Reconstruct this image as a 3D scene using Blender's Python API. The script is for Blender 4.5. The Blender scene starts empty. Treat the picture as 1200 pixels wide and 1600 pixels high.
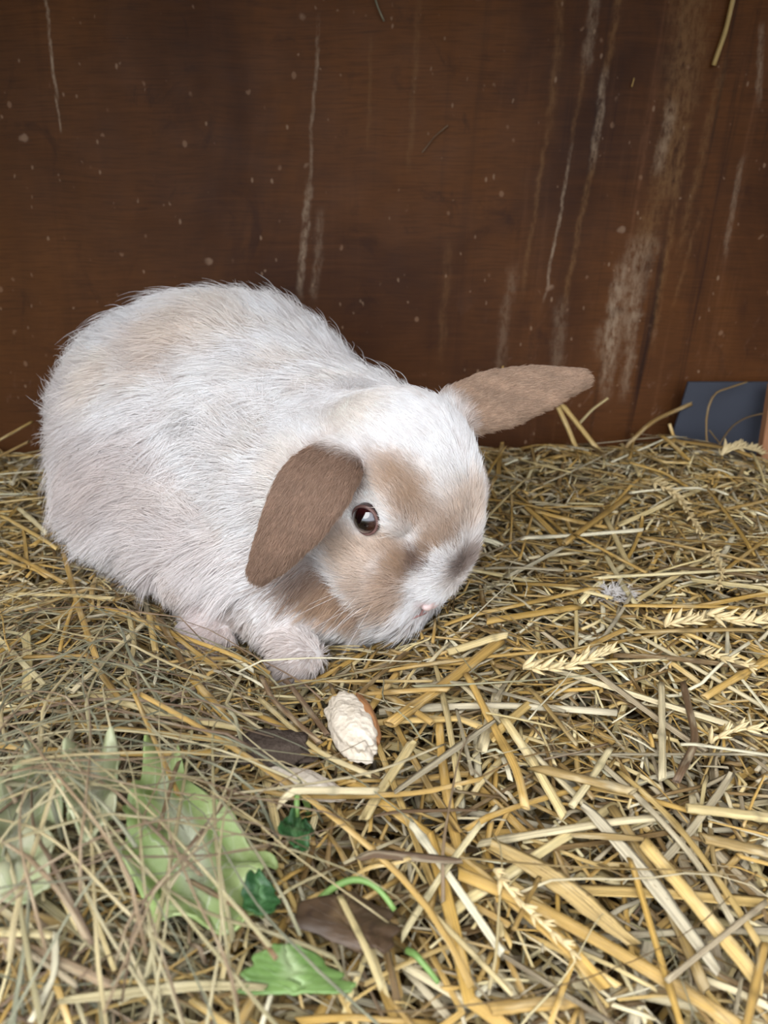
import bpy, bmesh, math
import numpy as np
from mathutils import Vector, Matrix
rng = np.random.default_rng(7)
scene = bpy.context.scene
col = scene.collection

# ------------------------------------------------------------------ camera
F_PX = 1155.0
CAM = np.array([0.0, -0.73, 0.26])
PITCH = math.radians(21.7)
cam_d = bpy.data.cameras.new('camera')
cam = bpy.data.objects.new('camera', cam_d)
col.objects.link(cam)
cam.location = CAM
cam.rotation_euler = (math.pi / 2 - PITCH, 0, 0)
cam_d.sensor_fit = 'VERTICAL'
cam_d.sensor_height = 36.0
cam_d.lens = 36.0 * F_PX / 1600.0
cam_d.clip_start = 0.01
cam_d.dof.use_dof = True
cam_d.dof.focus_distance = 0.36
cam_d.dof.aperture_fstop = 12.0
scene.camera = cam

# ------------------------------------------------------------------ light
world = bpy.data.worlds.new('overcast_sky')
scene.world = world
world.use_nodes = True
wn = world.node_tree
wn.nodes.clear()
w_out = wn.nodes.new('ShaderNodeOutputWorld')
w_bg = wn.nodes.new('ShaderNodeBackground')
w_tc = wn.nodes.new('ShaderNodeTexCoord')
w_sep = wn.nodes.new('ShaderNodeSeparateXYZ')
w_rmp = wn.nodes.new('ShaderNodeValToRGB')
wn.links.new(w_tc.outputs['Generated'], w_sep.inputs[0])
w_mr = wn.nodes.new('ShaderNodeMapRange')
w_mr.inputs[1].default_value = -1
w_mr.inputs[2].default_value = 1
wn.links.new(w_sep.outputs['Z'], w_mr.inputs[0])
wn.links.new(w_mr.outputs[0], w_rmp.inputs[0])
w_rmp.color_ramp.elements[0].position = 0.47
w_rmp.color_ramp.elements[0].color = (0.20, 0.21, 0.19, 1)
w_rmp.color_ramp.elements[1].position = 0.53
w_rmp.color_ramp.elements[1].color = (0.80, 0.88, 1.0, 1)
e = w_rmp.color_ramp.elements.new(1.0)
e.color = (0.95, 0.98, 1.05, 1)
wn.links.new(w_rmp.outputs[0], w_bg.inputs[0])
w_bg.inputs[1].default_value = 2.6
wn.links.new(w_bg.outputs[0], w_out.inputs[0])
sun_d = bpy.data.lights.new('hazy_sun', 'SUN')
sun_d.energy = 2.2
sun_d.angle = math.radians(60)
sun_d.color = (1.0, 0.97, 0.93)
sun = bpy.data.objects.new('hazy_sun', sun_d)
col.objects.link(sun)
sun.rotation_euler = Vector((-0.35, -0.75, 0.8)).to_track_quat('Z', 'Y').to_euler()

vs = scene.view_settings
vs.view_transform = 'Standard'
vs.look = 'None'
vs.gamma = 1.0
vs.use_curve_mapping = False
vs.exposure = 0.48
scene.display_settings.display_device = 'sRGB'

# ------------------------------------------------------------------ helpers
def lin(r, g, b, a=1.0):
    f = lambda c: (c / 255 / 12.92) if c / 255 <= 0.04045 else ((c / 255 + 0.055) / 1.055) ** 2.4
    return (f(r), f(g), f(b), a)

CF = np.array([0, math.cos(PITCH), -math.sin(PITCH)])
CU = np.array([0, math.sin(PITCH), math.cos(PITCH)])
CR = np.array([1.0, 0, 0])

def ray(px, py):
    d = CF + CR * (px - 600) / F_PX - CU * (py - 800) / F_PX
    return d / np.linalg.norm(d)

def on_z(px, py, z):
    d = ray(px, py)
    return CAM + d * (z - CAM[2]) / d[2]

def on_y(px, py, y):
    d = ray(px, py)
    return CAM + d * (y - CAM[1]) / d[1]

def proj(p):
    v = np.asarray(p) - CAM
    z = v @ CF
    return 600 + F_PX * (v @ CR) / z, 800 - F_PX * (v @ CU) / z

def S_np(x, y):
    """height of the top of the bedding"""
    s = 0.040 + 0.004 * np.sin(x * 11 + 1) * np.cos(y * 9) + 0.003 * np.sin(x * 23 - y * 17)
    s = s + 0.030 * np.exp(-(((x + 0.17) / 0.10) ** 2 + ((y + 0.575) / 0.07) ** 2))
    s = s + 0.006 * np.exp(-(y / 0.07) ** 2)
    s = s + 0.010 * np.exp(-(((x - 0.25) / 0.15) ** 2 + ((y + 0.05) / 0.08) ** 2))
    s = s - 0.008 * np.exp(-(((x - 0.10) / 0.10) ** 2 + ((y + 0.27) / 0.08) ** 2))
    return s

S_OFF = 0.0
def on_s(px, py, dz=0.0):
    dz = dz + S_OFF
    p = on_z(px, py, 0.04 + dz)
    for _ in range(6):
        p = on_z(px, py, float(S_np(p[0], p[1])) + dz)
    return p

def tag(o, label=None, cat=None, group=None, kind=None):
    if label: o['label'] = label
    if cat: o['category'] = cat
    if group: o['group'] = group
    if kind: o['kind'] = kind
    return o

def mesh_obj(name, v, f, mat, parent=None, smooth=True, uv=None, attrs=None):
    me = bpy.data.meshes.new(name)
    v = np.asarray(v, dtype=np.float64)
    if isinstance(f, np.ndarray):
        n, k = f.shape
        me.vertices.add(len(v))
        me.vertices.foreach_set('co', v.ravel())
        me.loops.add(n * k)
        me.loops.foreach_set('vertex_index', f.ravel().astype(np.int32))
        me.polygons.add(n)
        me.polygons.foreach_set('loop_start', (np.arange(n) * k).astype(np.int32))
        me.update(calc_edges=True)
    else:
        me.from_pydata([tuple(p) for p in v], [], [tuple(int(i) for i in q) for q in f])
    if smooth:
        me.polygons.foreach_set('use_smooth', np.ones(len(me.polygons), dtype=bool))
    if uv is not None:
        li = np.empty(len(me.loops), dtype=np.int32)
        me.loops.foreach_get('vertex_index', li)
        lay = me.uv_layers.new(name='UVMap')
        lay.data.foreach_set('uv', np.asarray(uv)[li].ravel())
    for k, a in (attrs or {}).items():
        a = np.asarray(a, dtype=np.float64)
        if a.ndim == 2:
            if a.shape[1] == 3:
                a = np.hstack([a, np.ones((len(a), 1))])
            at = me.attributes.new(k, 'FLOAT_COLOR', 'POINT')
            at.data.foreach_set('color', a.ravel())
        else:
            at = me.attributes.new(k, 'FLOAT', 'POINT')
            at.data.foreach_set('value', a)
    me.materials.append(mat)
    me.update()
    o = bpy.data.objects.new(name, me)
    col.objects.link(o)
    if parent is not None:
        o.parent = parent
    return o

def empty(name, loc=(0, 0, 0)):
    o = bpy.data.objects.new(name, None)
    o.empty_display_size = 0.02
    o.location = loc
    col.objects.link(o)
    return o

def attach(o, parent):
    """parent while keeping the mesh, which is written in world coordinates, in place"""
    o.parent = parent
    o.matrix_parent_inverse = Matrix.Translation(-Vector(parent.location))
    return o

# ---- node expression helper
class N:
    def __init__(s, name):
        s.m = bpy.data.materials.new(name)
        s.m.use_nodes = True
        s.t = s.m.node_tree
        s.t.nodes.clear()
        s.out = s.t.nodes.new('ShaderNodeOutputMaterial')
    def new(s, ty, **kw):
        n = s.t.nodes.new(ty)
        for k, v in kw.items():
            setattr(n, k, v)
        return n
    def put(s, sock, v):
        if isinstance(v, X): s.t.links.new(v.s, sock)
        elif isinstance(v, bpy.types.NodeSocket): s.t.links.new(v, sock)
        elif isinstance(v, (tuple, list)) and len(v) == 3 and sock.type == 'RGBA': sock.default_value = (*v, 1)
        else: sock.default_value = v
    def math(s, op, *a, clamp=False):
        n = s.new('ShaderNodeMath', operation=op, use_clamp=clamp)
        for i, v in enumerate(a): s.put(n.inputs[i], v)
        return X(s, n.outputs[0])
    def attr(s, name, out='Color'):
        n = s.new('ShaderNodeAttribute', attribute_name=name)
        return X(s, n.outputs[out])
    def uv(s):
        n = s.new('ShaderNodeUVMap')
        q = s.new('ShaderNodeSeparateXYZ')
        s.t.links.new(n.outputs[0], q.inputs[0])
        return X(s, q.outputs[0]), X(s, q.outputs[1])
    def obj(s):
        n = s.new('ShaderNodeTexCoord')
        q = s.new('ShaderNodeSeparateXYZ')
        s.t.links.new(n.outputs['Object'], q.inputs[0])
        return X(s, q.outputs[0]), X(s, q.outputs[1]), X(s, q.outputs[2])
    def vec(s, x, y=0.0, z=0.0):
        n = s.new('ShaderNodeCombineXYZ')
        for i, v in enumerate((x, y, z)): s.put(n.inputs[i], v)
        return X(s, n.outputs[0])
    def noise(s, v, scale=1.0, detail=3.0, rough=0.55, dist=0.0):
        n = s.new('ShaderNodeTexNoise')
        s.put(n.inputs['Vector'], v)
        n.inputs['Scale'].default_value = scale
        n.inputs['Detail'].default_value = detail
        n.inputs['Roughness'].default_value = rough
        n.inputs['Distortion'].default_value = dist
        return X(s, n.outputs[0])
    def voro(s, v, scale=1.0, feature='F1', out='Distance', rnd=1.0):
        n = s.new('ShaderNodeTexVoronoi', feature=feature)
        s.put(n.inputs['Vector'], v)
        n.inputs['Scale'].default_value = scale
        n.inputs['Randomness'].default_value = rnd
        return X(s, n.outputs[out])
    def ss(s, v, a, b):
        n = s.new('ShaderNodeMapRange', interpolation_type='SMOOTHSTEP')
        s.put(n.inputs[0], v)
        n.inputs[1].default_value = a
        n.inputs[2].default_value = b
        return X(s, n.outputs[0])
    def mix(s, f, a, b, mode='MIX'):
        n = s.new('ShaderNodeMix', data_type='RGBA', blend_type=mode)
        s.put(n.inputs[0], f)
        s.put(n.inputs[6], a)
        s.put(n.inputs[7], b)
        return X(s, n.outputs[2])
    def scale(s, c, f):
        return s.mix(1.0, c, s.vec(f, f, f), 'MULTIPLY')
    def bump(s, h, strength=0.5, dist=0.001):
        n = s.new('ShaderNodeBump')
        n.inputs['Strength'].default_value = strength
        n.inputs['Distance'].default_value = dist
        s.put(n.inputs['Height'], h)
        return X(s, n.outputs[0])
    def bsdf(s, color, rough=0.5, normal=None, **kw):
        n = s.new('ShaderNodeBsdfPrincipled')
        s.put(n.inputs['Base Color'], color)
        s.put(n.inputs['Roughness'], rough)
        if normal is not None: s.put(n.inputs['Normal'], normal)
        for k, v in kw.items(): s.put(n.inputs[k.replace('_', ' ')], v)
        s.t.links.new(n.outputs[0], s.out.inputs[0])
        return n
    def leafy(s, color, rough, trans, normal=None, tcol=None):
        """principled mixed with translucency for thin leaves"""
        n = s.bsdf(color, rough, normal)
        t = s.new('ShaderNodeBsdfTranslucent')
        s.put(t.inputs[0], tcol if tcol is not None else color)
        m = s.new('ShaderNodeMixShader')
        m.inputs[0].default_value = trans
        s.t.links.new(n.outputs[0], m.inputs[1])
        s.t.links.new(t.outputs[0], m.inputs[2])
        s.t.links.new(m.outputs[0], s.out.inputs[0])
        return n

class X:
    def __init__(s, n, sock): s.n, s.s = n, sock
    def __add__(s, o): return s.n.math('ADD', s, o)
    __radd__ = __add__
    def __sub__(s, o): return s.n.math('SUBTRACT', s, o)
    def __rsub__(s, o): return s.n.math('SUBTRACT', o, s)
    def __mul__(s, o): return s.n.math('MULTIPLY', s, o)
    __rmul__ = __mul__
    def __truediv__(s, o): return s.n.math('DIVIDE', s, o)
    def abs(s): return s.n.math('ABSOLUTE', s)
    def clamp(s): return s.n.math('ADD', s, 0.0, clamp=True)
    def max(s, o): return s.n.math('MAXIMUM', s, o)
    def pow(s, o): return s.n.math('POWER', s, o)

# ------------------------------------------------------------------ materials of the hutch
def mat_wall():
    m = N('varnished_plywood')
    x, y, z = m.obj()
    warp = m.noise(m.vec(x * 9.0, 4.0, z * 9.0), 1.0, 2) * 0.012
    zz = z + warp
    grain = m.noise(m.vec(x * 26.0, 0.0, zz * 820.0), 1.0, 5, 0.7, 0.3)
    band = m.noise(m.vec(x * 6.0, 1.0, zz * 130.0), 1.0, 3, 0.6)
    broad = m.noise(m.vec(x * 5.0, 3.1, z * 4.0), 1.0, 5, 0.62, 0.5)
    c = m.mix(m.ss(broad, 0.30, 0.70), lin(58, 31, 12), lin(96, 57, 23))
    c = m.mix(m.ss(x, -0.05, -0.42) * 0.45, c, lin(104, 66, 31))
    c = m.mix(m.ss(grain, 0.42, 0.70) * 0.45, c, lin(36, 18, 7))
    c = m.mix(m.ss(band, 0.50, 0.75) * 0.30, c, lin(100, 60, 28))
    blot = m.noise(m.vec(x * 22.0, 6.1, z * 17.0), 1.0, 5, 0.7, 0.8)
    c = m.mix(m.ss(blot, 0.56, 0.72) * 0.45, c, lin(36, 17, 9))
    low = m.ss(z, 0.22, 0.03)
    right = m.ss(x, 0.03, 0.26)
    c = m.mix(low * 0.35, c, lin(68, 41, 25))
    # long dirty runs down the board
    xs = x - z * 0.05
    runs = m.noise(m.vec(xs * 75.0, 1.7, z * 2.4), 1.0, 4, 0.62, 0.25)
    mott = m.noise(m.vec(x * 120.0, 3.0, z * 90.0), 1.0, 5, 0.75)
    c = m.mix(m.ss(runs, 0.54, 0.78) * (right * 0.50 + 0.08) * m.ss(mott, 0.25, 0.6), c, lin(112, 74, 46))
    c = m.mix(m.ss(runs, 0.44, 0.26) * (right * 0.70 + 0.15), c, lin(32, 15, 8))
    # single runs traced on the board: (px0, py0, px1, py1, half width m, strength, colour)
    pale, tan = lin(158, 136, 112), lin(124, 90, 54)
    runs_px = [(1088, -60, 1062, 170, .025, .80, tan), (1062, 150, 1035, 300, .018, .75, tan), (1038, 280, 1005, 400, .016, .55, tan),
               (1050, 160, 1030, 270, .008, .60, pale), (1010, 370, 950, 560, .022, .50, pale), (968, 420, 945, 620, .010, .60, pale), (1000, 440, 975, 620, .008, .5, pale),
               (1075, 180, 1020, 540, .005, .55, tan), (1095, 330, 1050, 480, .003, .45, tan),
               (972, -30, 945, 120, .0048, .60, tan), (946, 110, 925, 260, .0048, .75, pale), (926, 250, 880, 480, .0040, .60, tan),
               (893, 235, 850, 470, .0022, .80, pale), (880, -20, 860, 200, .0060, .50, tan), (855, 200, 815, 460, .0035, .50, tan),
               (932, -20, 915, 110, .0070, .50, pale), (912, 100, 895, 220, .0030, .5, tan), (70, -10, 88, 150, .0020, .95, pale), (88, 150, 95, 205, .0014, .9, pale),
               (496, 40, 484, 300, .0024, .60, pale), (482, 290, 468, 460, .0050, .70, pale), (500, 330, 490, 470, .006, .30, pale),
               (655, 0, 640, 260, .0040, .35, tan), (580, 60, 575, 230, .0030, .35, tan),
               (1130, 100, 1060, 400, .0060, .50, tan), (1160, 250, 1130, 400, .004, .45, pale), (700, 380, 690, 560, .006, .30, tan),
               (1190, 40, 1185, 160, .004, .6, pale), (800, 420, 780, 590, .008, .25, pale), (880, 470, 860, 620, .010, .3, pale)]
    brk = m.noise(m.vec(x * 210.0, 9.0, z * 80.0), 1.0, 5, 0.72)
    for i, (a, b, cx, d, w, st, cc) in enumerate(runs_px):
        p0, p1 = on_y(a, b, 0), on_y(cx, d, 0)
        t = (z - float(p0[2])) / float(p1[2] - p0[2])
        wob = (m.noise(m.vec(z * 34.0, i * 3.3, 0.0), 1.0, 3, 0.7) - 0.5) * (0.005 + w * 1.1)
        dx = (x - (t * float(p1[0] - p0[0]) + float(p0[0]) + wob)).abs() / w
        k = m.ss(dx + (mott - 0.5) * 1.1, 1.0, 0.15) * m.ss(t, -0.10, 0.12) * m.ss(t, 1.12, 0.80) * m.ss(brk + (mott - 0.5) * 0.35, 0.30, 0.66) * (st * 0.92)
        c = m.mix(k, c, cc)
    # dried splashes, flakes and scuffs
    for i, (sc, lo, hi, amt, cc) in enumerate(((30.0, .13, .06, .55, lin(150, 122, 98)), (62.0, .17, .09, .55, lin(140, 108, 82)), (110.0, .20, .10, .6, lin(150, 122, 96)))):
        v1 = m.voro(m.vec(x * (0.8 + .2 * i), 0.5 + i, z * (1.0 - .2 * i)), sc)
        sel = m.ss(m.noise(m.vec(x, 5.0 + i * 3, z), sc * .8, 1), 0.55, 0.62)
        c = m.mix(m.ss(v1 + (brk - 0.5) * 0.16, lo, hi) * sel * amt, c, cc)
    scuff = m.ss(m.noise(m.vec(x * 60.0 - z * 16.0, 2.0, z * 34.0), 1.0, 6, 0.75, 0.6), 0.57, 0.72)
    c = m.mix(scuff * (low * (right * 0.45 + 0.25)), c, lin(150, 122, 104))
    rough = m.noise(m.vec(x, 0.0, z), 30.0, 3) * 0.25 + 0.42
    m.bsdf(c, rough, m.bump(grain * 0.7 + brk * 0.3, 0.3, 0.0006), Specular_IOR_Level=0.14)
    return m.m

def mat_plain(name, c1, c2, rough=0.6, sc=40.0, bump=0.3, spec=0.4, bd=0.001):
    m = N(name)
    x, y, z = m.obj()
    n = m.noise(m.vec(x, y, z), sc, 5, 0.6)
    m.bsdf(m.mix(n, c1, c2), rough, m.bump(n, bump, bd), Specular_IOR_Level=spec)
    return m.m

def mat_timber(name, c1, c2, axis='z'):
    m = N(name)
    x, y, z = m.obj()
    v = m.vec(x * 160.0, y * 160.0, z * 9.0) if axis == 'z' else m.vec(x * 9.0, y * 160.0, z * 160.0)
    n = m.noise(v, 1.0, 5, 0.6, 0.5)
    m.bsdf(m.mix(n, c1, c2), 0.65, m.bump(n, 0.4, 0.0008))
    return m.m

def mat_straw():
    """colour comes from the stalk itself (Col); fibres, flecks and grain from UV"""
    m = N('dry_straw')
    c = m.attr('Col')
    r = m.attr('rnd', 'Fac')
    u, v = m.uv()
    fib = m.noise(m.vec(u * 26.0, v * 14.0, r * 57.0), 1.0, 4, 0.75)
    lon = m.noise(m.vec(u * 1.2, v * 45.0, r * 31.0), 1.0, 3, 0.6)
    fleck = m.noise(m.vec(u * 6.0, v * 330.0, r * 91.0), 1.0, 3, 0.6)
    f = m.ss(fib, 0.30, 0.68) * 0.72 + 0.44
    cc = m.scale(c, f)
    cc = m.mix(m.ss(lon, 0.50, 0.72) * 0.60, cc, m.mix(0.55, c, lin(232, 220, 184)))
    cc = m.mix(m.ss(lon, 0.45, 0.25) * 0.40, cc, m.scale(c, 0.55))
    cc = m.mix(m.ss(fleck, 0.62, 0.74) * m.ss(r, 0.45, 0.9) * 0.65, cc, lin(92, 56, 28))
    m.bsdf(cc, 0.42, m.bump(fib, 0.7, 0.0005), Specular_IOR_Level=0.5)
    return m.m

def mat_attr(name, rough=0.6, spec=0.3, mult=1.0):
    m = N(name)
    m.bsdf(m.scale(m.attr('Col'), mult), rough, Specular_IOR_Level=spec)
    return m.m

def mat_fur():
    m = N('rabbit_fur')
    h = m.new('ShaderNodeHairInfo')
    t = X(m, h.outputs['Intercept'])
    rr = X(m, h.outputs['Random'])
    root, tip = m.attr('fcol_root'), m.attr('fcol')
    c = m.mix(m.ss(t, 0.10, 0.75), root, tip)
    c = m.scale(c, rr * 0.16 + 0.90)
    d = m.new('ShaderNodeBsdfPrincipled')
    m.put(d.inputs['Base Color'], c)
    d.inputs['Roughness'].default_value = 0.55
    d.inputs['Specular IOR Level'].default_value = 0.25
    tr = m.new('ShaderNodeBsdfTranslucent')
    m.put(tr.inputs[0], c)
    mx = m.new('ShaderNodeMixShader')
    mx.inputs[0].default_value = 0.35
    m.t.links.new(d.outputs[0], mx.inputs[1])
    m.t.links.new(tr.outputs[0], mx.inputs[2])
    m.t.links.new(mx.outputs[0], m.out.inputs[0])
    return m.m

M_STRAW = mat_straw()

# ------------------------------------------------------------------ the hutch
def box(name, lo, hi, mat, parent=None, bevel=0.0):
    bm = bmesh.new()
    bmesh.ops.create_cube(bm, size=1.0)
    for v in bm.verts:
        v.co = Vector([(lo[i] + hi[i]) / 2 + v.co[i] * (hi[i] - lo[i]) for i in range(3)])
    if bevel:
        bmesh.ops.bevel(bm, geom=bm.edges[:], offset=bevel, segments=2, affect='EDGES')
    me = bpy.data.meshes.new(name)
    bm.to_mesh(me)
    bm.free()
    me.materials.append(mat)
    o = bpy.data.objects.new(name, me)
    col.objects.link(o)
    if parent is not None: o.parent = parent
    return o

M_WALL = mat_wall()
M_PLY = mat_timber('hutch_timber', lin(78, 44, 24), lin(112, 68, 38), 'x')
M_FLOORB = mat_timber('floor_board', lin(70, 46, 28), lin(100, 70, 44), 'x')
HX, HF, HT = 0.72, -1.0, 0.62
tag(box('wall_back', (-HX, 0, -0.012), (HX, 0.012, HT), M_WALL), 'dark brown varnished plywood back wall with pale drip stains', 'wall', kind='structure')
tag(box('wall_left', (-HX - 0.012, HF, -0.012), (-HX, 0.012, HT), M_PLY), 'brown timber side wall of the hutch by the rabbit', 'wall', kind='structure')
tag(box('wall_right', (HX, HF, -0.012), (HX + 0.012, 0.012, HT), M_PLY), 'brown timber side wall of the hutch by the grey board', 'wall', kind='structure')
tag(box('floor', (-HX, HF, -0.012), (HX, 0, 0.0), M_FLOORB), 'wooden hutch floor under the straw bedding', 'floor', kind='structure')
tag(box('ceiling', (-HX - 0.012, HF + 0.32, HT), (HX + 0.012, 0.012, HT + 0.012), M_PLY), 'timber roof board over the hutch', 'ceiling', kind='structure')

# ------------------------------------------------------------------ rabbit: signed distance body
VOX = 0.0024
GLO = np.array([-0.285, -0.465, 0.020])
GHI = np.array([0.145, -0.020, 0.250])
GN = np.ceil((GHI - GLO) / VOX).astype(int) + 1
SD = np.full(GN, 0.2, dtype=np.float32)

def add_ell(c, r, R=None, k=0.012, cut=False):
    """smooth union (or cut) of an ellipsoid; R columns are its axes"""
    c = np.asarray(c, float); r = np.asarray(r, float)
    R = np.eye(3) if R is None else np.asarray(R)
    ext = np.abs(R) @ r + 2.5 * k + 0.004
    a = np.maximum(np.floor((c - ext - GLO) / VOX).astype(int), 0)
    b = np.minimum(np.ceil((c + ext - GLO) / VOX).astype(int) + 1, GN)
    if (b <= a).any(): return
    g = np.stack(np.meshgrid(*[GLO[i] + VOX * np.arange(a[i], b[i]) for i in range(3)], indexing='ij'), -1) - c
    q = g @ R
    k0 = np.sqrt(((q / r) ** 2).sum(-1)) + 1e-9
    k1 = np.sqrt(((q / r ** 2) ** 2).sum(-1)) + 1e-9
    d = np.where(k0 < 0.05, -r.min(), k0 * (k0 - 1) / k1)
    s = SD[a[0]:b[0], a[1]:b[1], a[2]:b[2]]
    if cut:
        hh = np.clip(0.5 - 0.5 * (s + d) / k, 0, 1)
        s[...] = s * (1 - hh) - d * hh + k * hh * (1 - hh)
    else:
        hh = np.clip(0.5 + 0.5 * (s - d) / k, 0, 1)
        s[...] = s * (1 - hh) + d * hh - k * hh * (1 - hh)

def rotz(a):
    return np.array([[math.cos(a), -math.sin(a), 0], [math.sin(a), math.cos(a), 0], [0, 0, 1]])

# body
BR = rotz(math.radians(-38))
add_ell((-.150, -.185, .112), (.088, .092, .086), BR, .03)      # rump
add_ell((-.105, -.215, .120), (.094, .086, .088), BR, .03)      # back
add_ell((-.060, -.270, .103), (.072, .072, .070), BR, .03)      # shoulder
add_ell((-.030, -.322, .082), (.052, .052, .048), BR, .025)     # chest
add_ell((-.146, -.252, .085), (.064, .066, .056), BR, .03)      # near haunch
add_ell((-.105, -.295, .068), (.060, .050, .034), BR, .03)      # belly
# head frame
HA, HB, HRO = math.radians(48), math.radians(65), math.radians(-5)
u = np.array([math.sin(HA), -math.cos(HA), 0])
hx = math.cos(HB) * u - math.sin(HB) * np.array([0, 0, 1])
hz = math.sin(HB) * u + math.cos(HB) * np.array([0, 0, 1])
hy = np.cross(hz, hx)
HR = np.array(Matrix.Rotation(HRO, 3, Vector(u))) @ np.stack([hx, hy, hz], 1)
hx, hy, hz = HR.T
HS = 1.12
EYE_L = np.array([.014, .0335, .010])
H0 = on_y(574, 810, -.395) - HR @ (EYE_L * np.array([1, -1, 1]) * HS)
def hp(x, y, z): return H0 + HR @ (np.array([x, y, z]) * HS)
def head(c, r, k=.012, cut=False): add_ell(hp(*c), np.array(r) * HS, HR, k, cut)
head((-.010, 0, .000), (.033, .036, .037), .014)
head((.004, 0, .010), (.038, .029, .033), .012)
head((.026, 0, .009), (.030, .024, .025), .012)
for s in (-1, 1):
    head((.006, s * .021, -.014), (.032, .022, .026), .012)
    head((.034, s * .021, -.007), (.023, .016, .020), .012)
    head((-.008, s * .024, -.022), (.026, .018, .022), .012)
    head((.050, s * .012, -.009), (.015, .014, .014), .006)
    head((.010, s * .027, .021), (.014, .007, .007), .008)
head((.049, 0, .003), (.011, .011, .013), .008)
head((.057, 0, -.015), (.014, .012, .010), .008)
add_ell(H0 + np.array([-.045, .035, -.014]), (.050, .050, .046), None, .025)  # neck
add_ell(on_s(575, 1000) + np.array([-.005, .027, .022]), (.042, .034, .022), None, .02)  # dewlap
add_ell(on_s(470, 1010) + np.array([.0, .028, .030]), (.050, .036, .030), None, .02)
add_ell(on_s(365, 995) + np.array([.0, .034, .028]), (.050, .040, .030), None, .02)
add_ell(on_y(560, 690, -.300), (.040, .038, .032), None, .03)
EYES = []
for s in (-1, 1):
    EYES.append(hp(EYE_L[0], s * EYE_L[1], EYE_L[2]))
    add_ell(hp(EYE_L[0], s * (EYE_L[1] + .005), EYE_L[2]), np.array((.0070, .0075, .0062)) * HS, HR, .003, True)
# feet
def foot(p, a, L=.030, w=.013, h=.011):
    R = rotz(a)
    add_ell(p, (L, w, h), R, .008)
    for q in (-1.1, 0, 1.1):
        add_ell(np.asarray(p) + R @ np.array([L * .72 - abs(q) * .003, q * w * .55, -.002]), (.012, .0062, .0075), R, .0035)
P_FOOT = on_s(452, 1030); P_FOOT2 = on_s(318, 992)
foot(P_FOOT + np.array([-.004, .008, .008]), math.radians(-60))
foot(P_FOOT2 + np.array([-.002, .016, .006]), math.radians(-75), .034)
add_ell(P_FOOT + np.array([-.010, .030, .024]), (.020, .024, .022), None, .015)
add_ell(on_s(585, 1000) + np.array([0.0, .030, .008]), (.016, .026, .012), rotz(-.3), .01)

# ears
def bez(P, t):
    P = np.asarray(P, float)
    while len(P) > 1: P = P[:-1, None] * (1 - t)[None, :, None] + P[1:, None] * t[None, :, None] if P.ndim == 2 else P[:-1] * (1 - t)[None, :, None] + P[1:] * t[None, :, None]
    return P[0]
EARS = []
def ear(pts, wid, nrm, thick=.0040):
    t = np.linspace(0, 1, 30)
    c = bez(pts, t)
    w = np.interp(t, *zip(*wid))
    nrm = np.array([np.interp(t, np.linspace(0, 1, len(nrm)), [q[i] for q in nrm]) for i in range(3)]).T
    tan = np.gradient(c, axis=0); tan /= np.linalg.norm(tan, axis=1)[:, None]
    for i in range(len(t)):
        n = nrm[i] - tan[i] * (nrm[i] @ tan[i]); n /= np.linalg.norm(n)
        s = np.cross(n, tan[i])
        R = np.stack([tan[i], s, n], 1)
        add_ell(c[i], (max(.005, w[i] * .45), w[i], thick + .002 * (1 - t[i])), R, .0030)
    EARS.append((c, w, tan))
# near ear hangs down beside the cheek, far ear is held out sideways
er = hp(-.014, -.034, .008)
ear([er, er + np.array([-.012, -.016, .003]), on_y(484, 785, -.418), on_y(405, 893, -.405)],
    [(0, .010), (.2, .0145), (.45, .0170), (.7, .0150), (.9, .0105), (1, .006)], [(-.35, -.8, .55), (-.35, -.9, .3), (-.3, -.95, .2)])
el = hp(-.022, .024, .020)
ear([el, el + np.array([.020, .014, .006]), on_y(800, 612, -.315), on_y(908, 592, -.300)],
    [(0, .010), (.2, .015), (.5, .0175), (.8, .013), (1, .006)], [(0, -.75, .65), (.05, -.7, .7), (.1, -.75, .6)])

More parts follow.
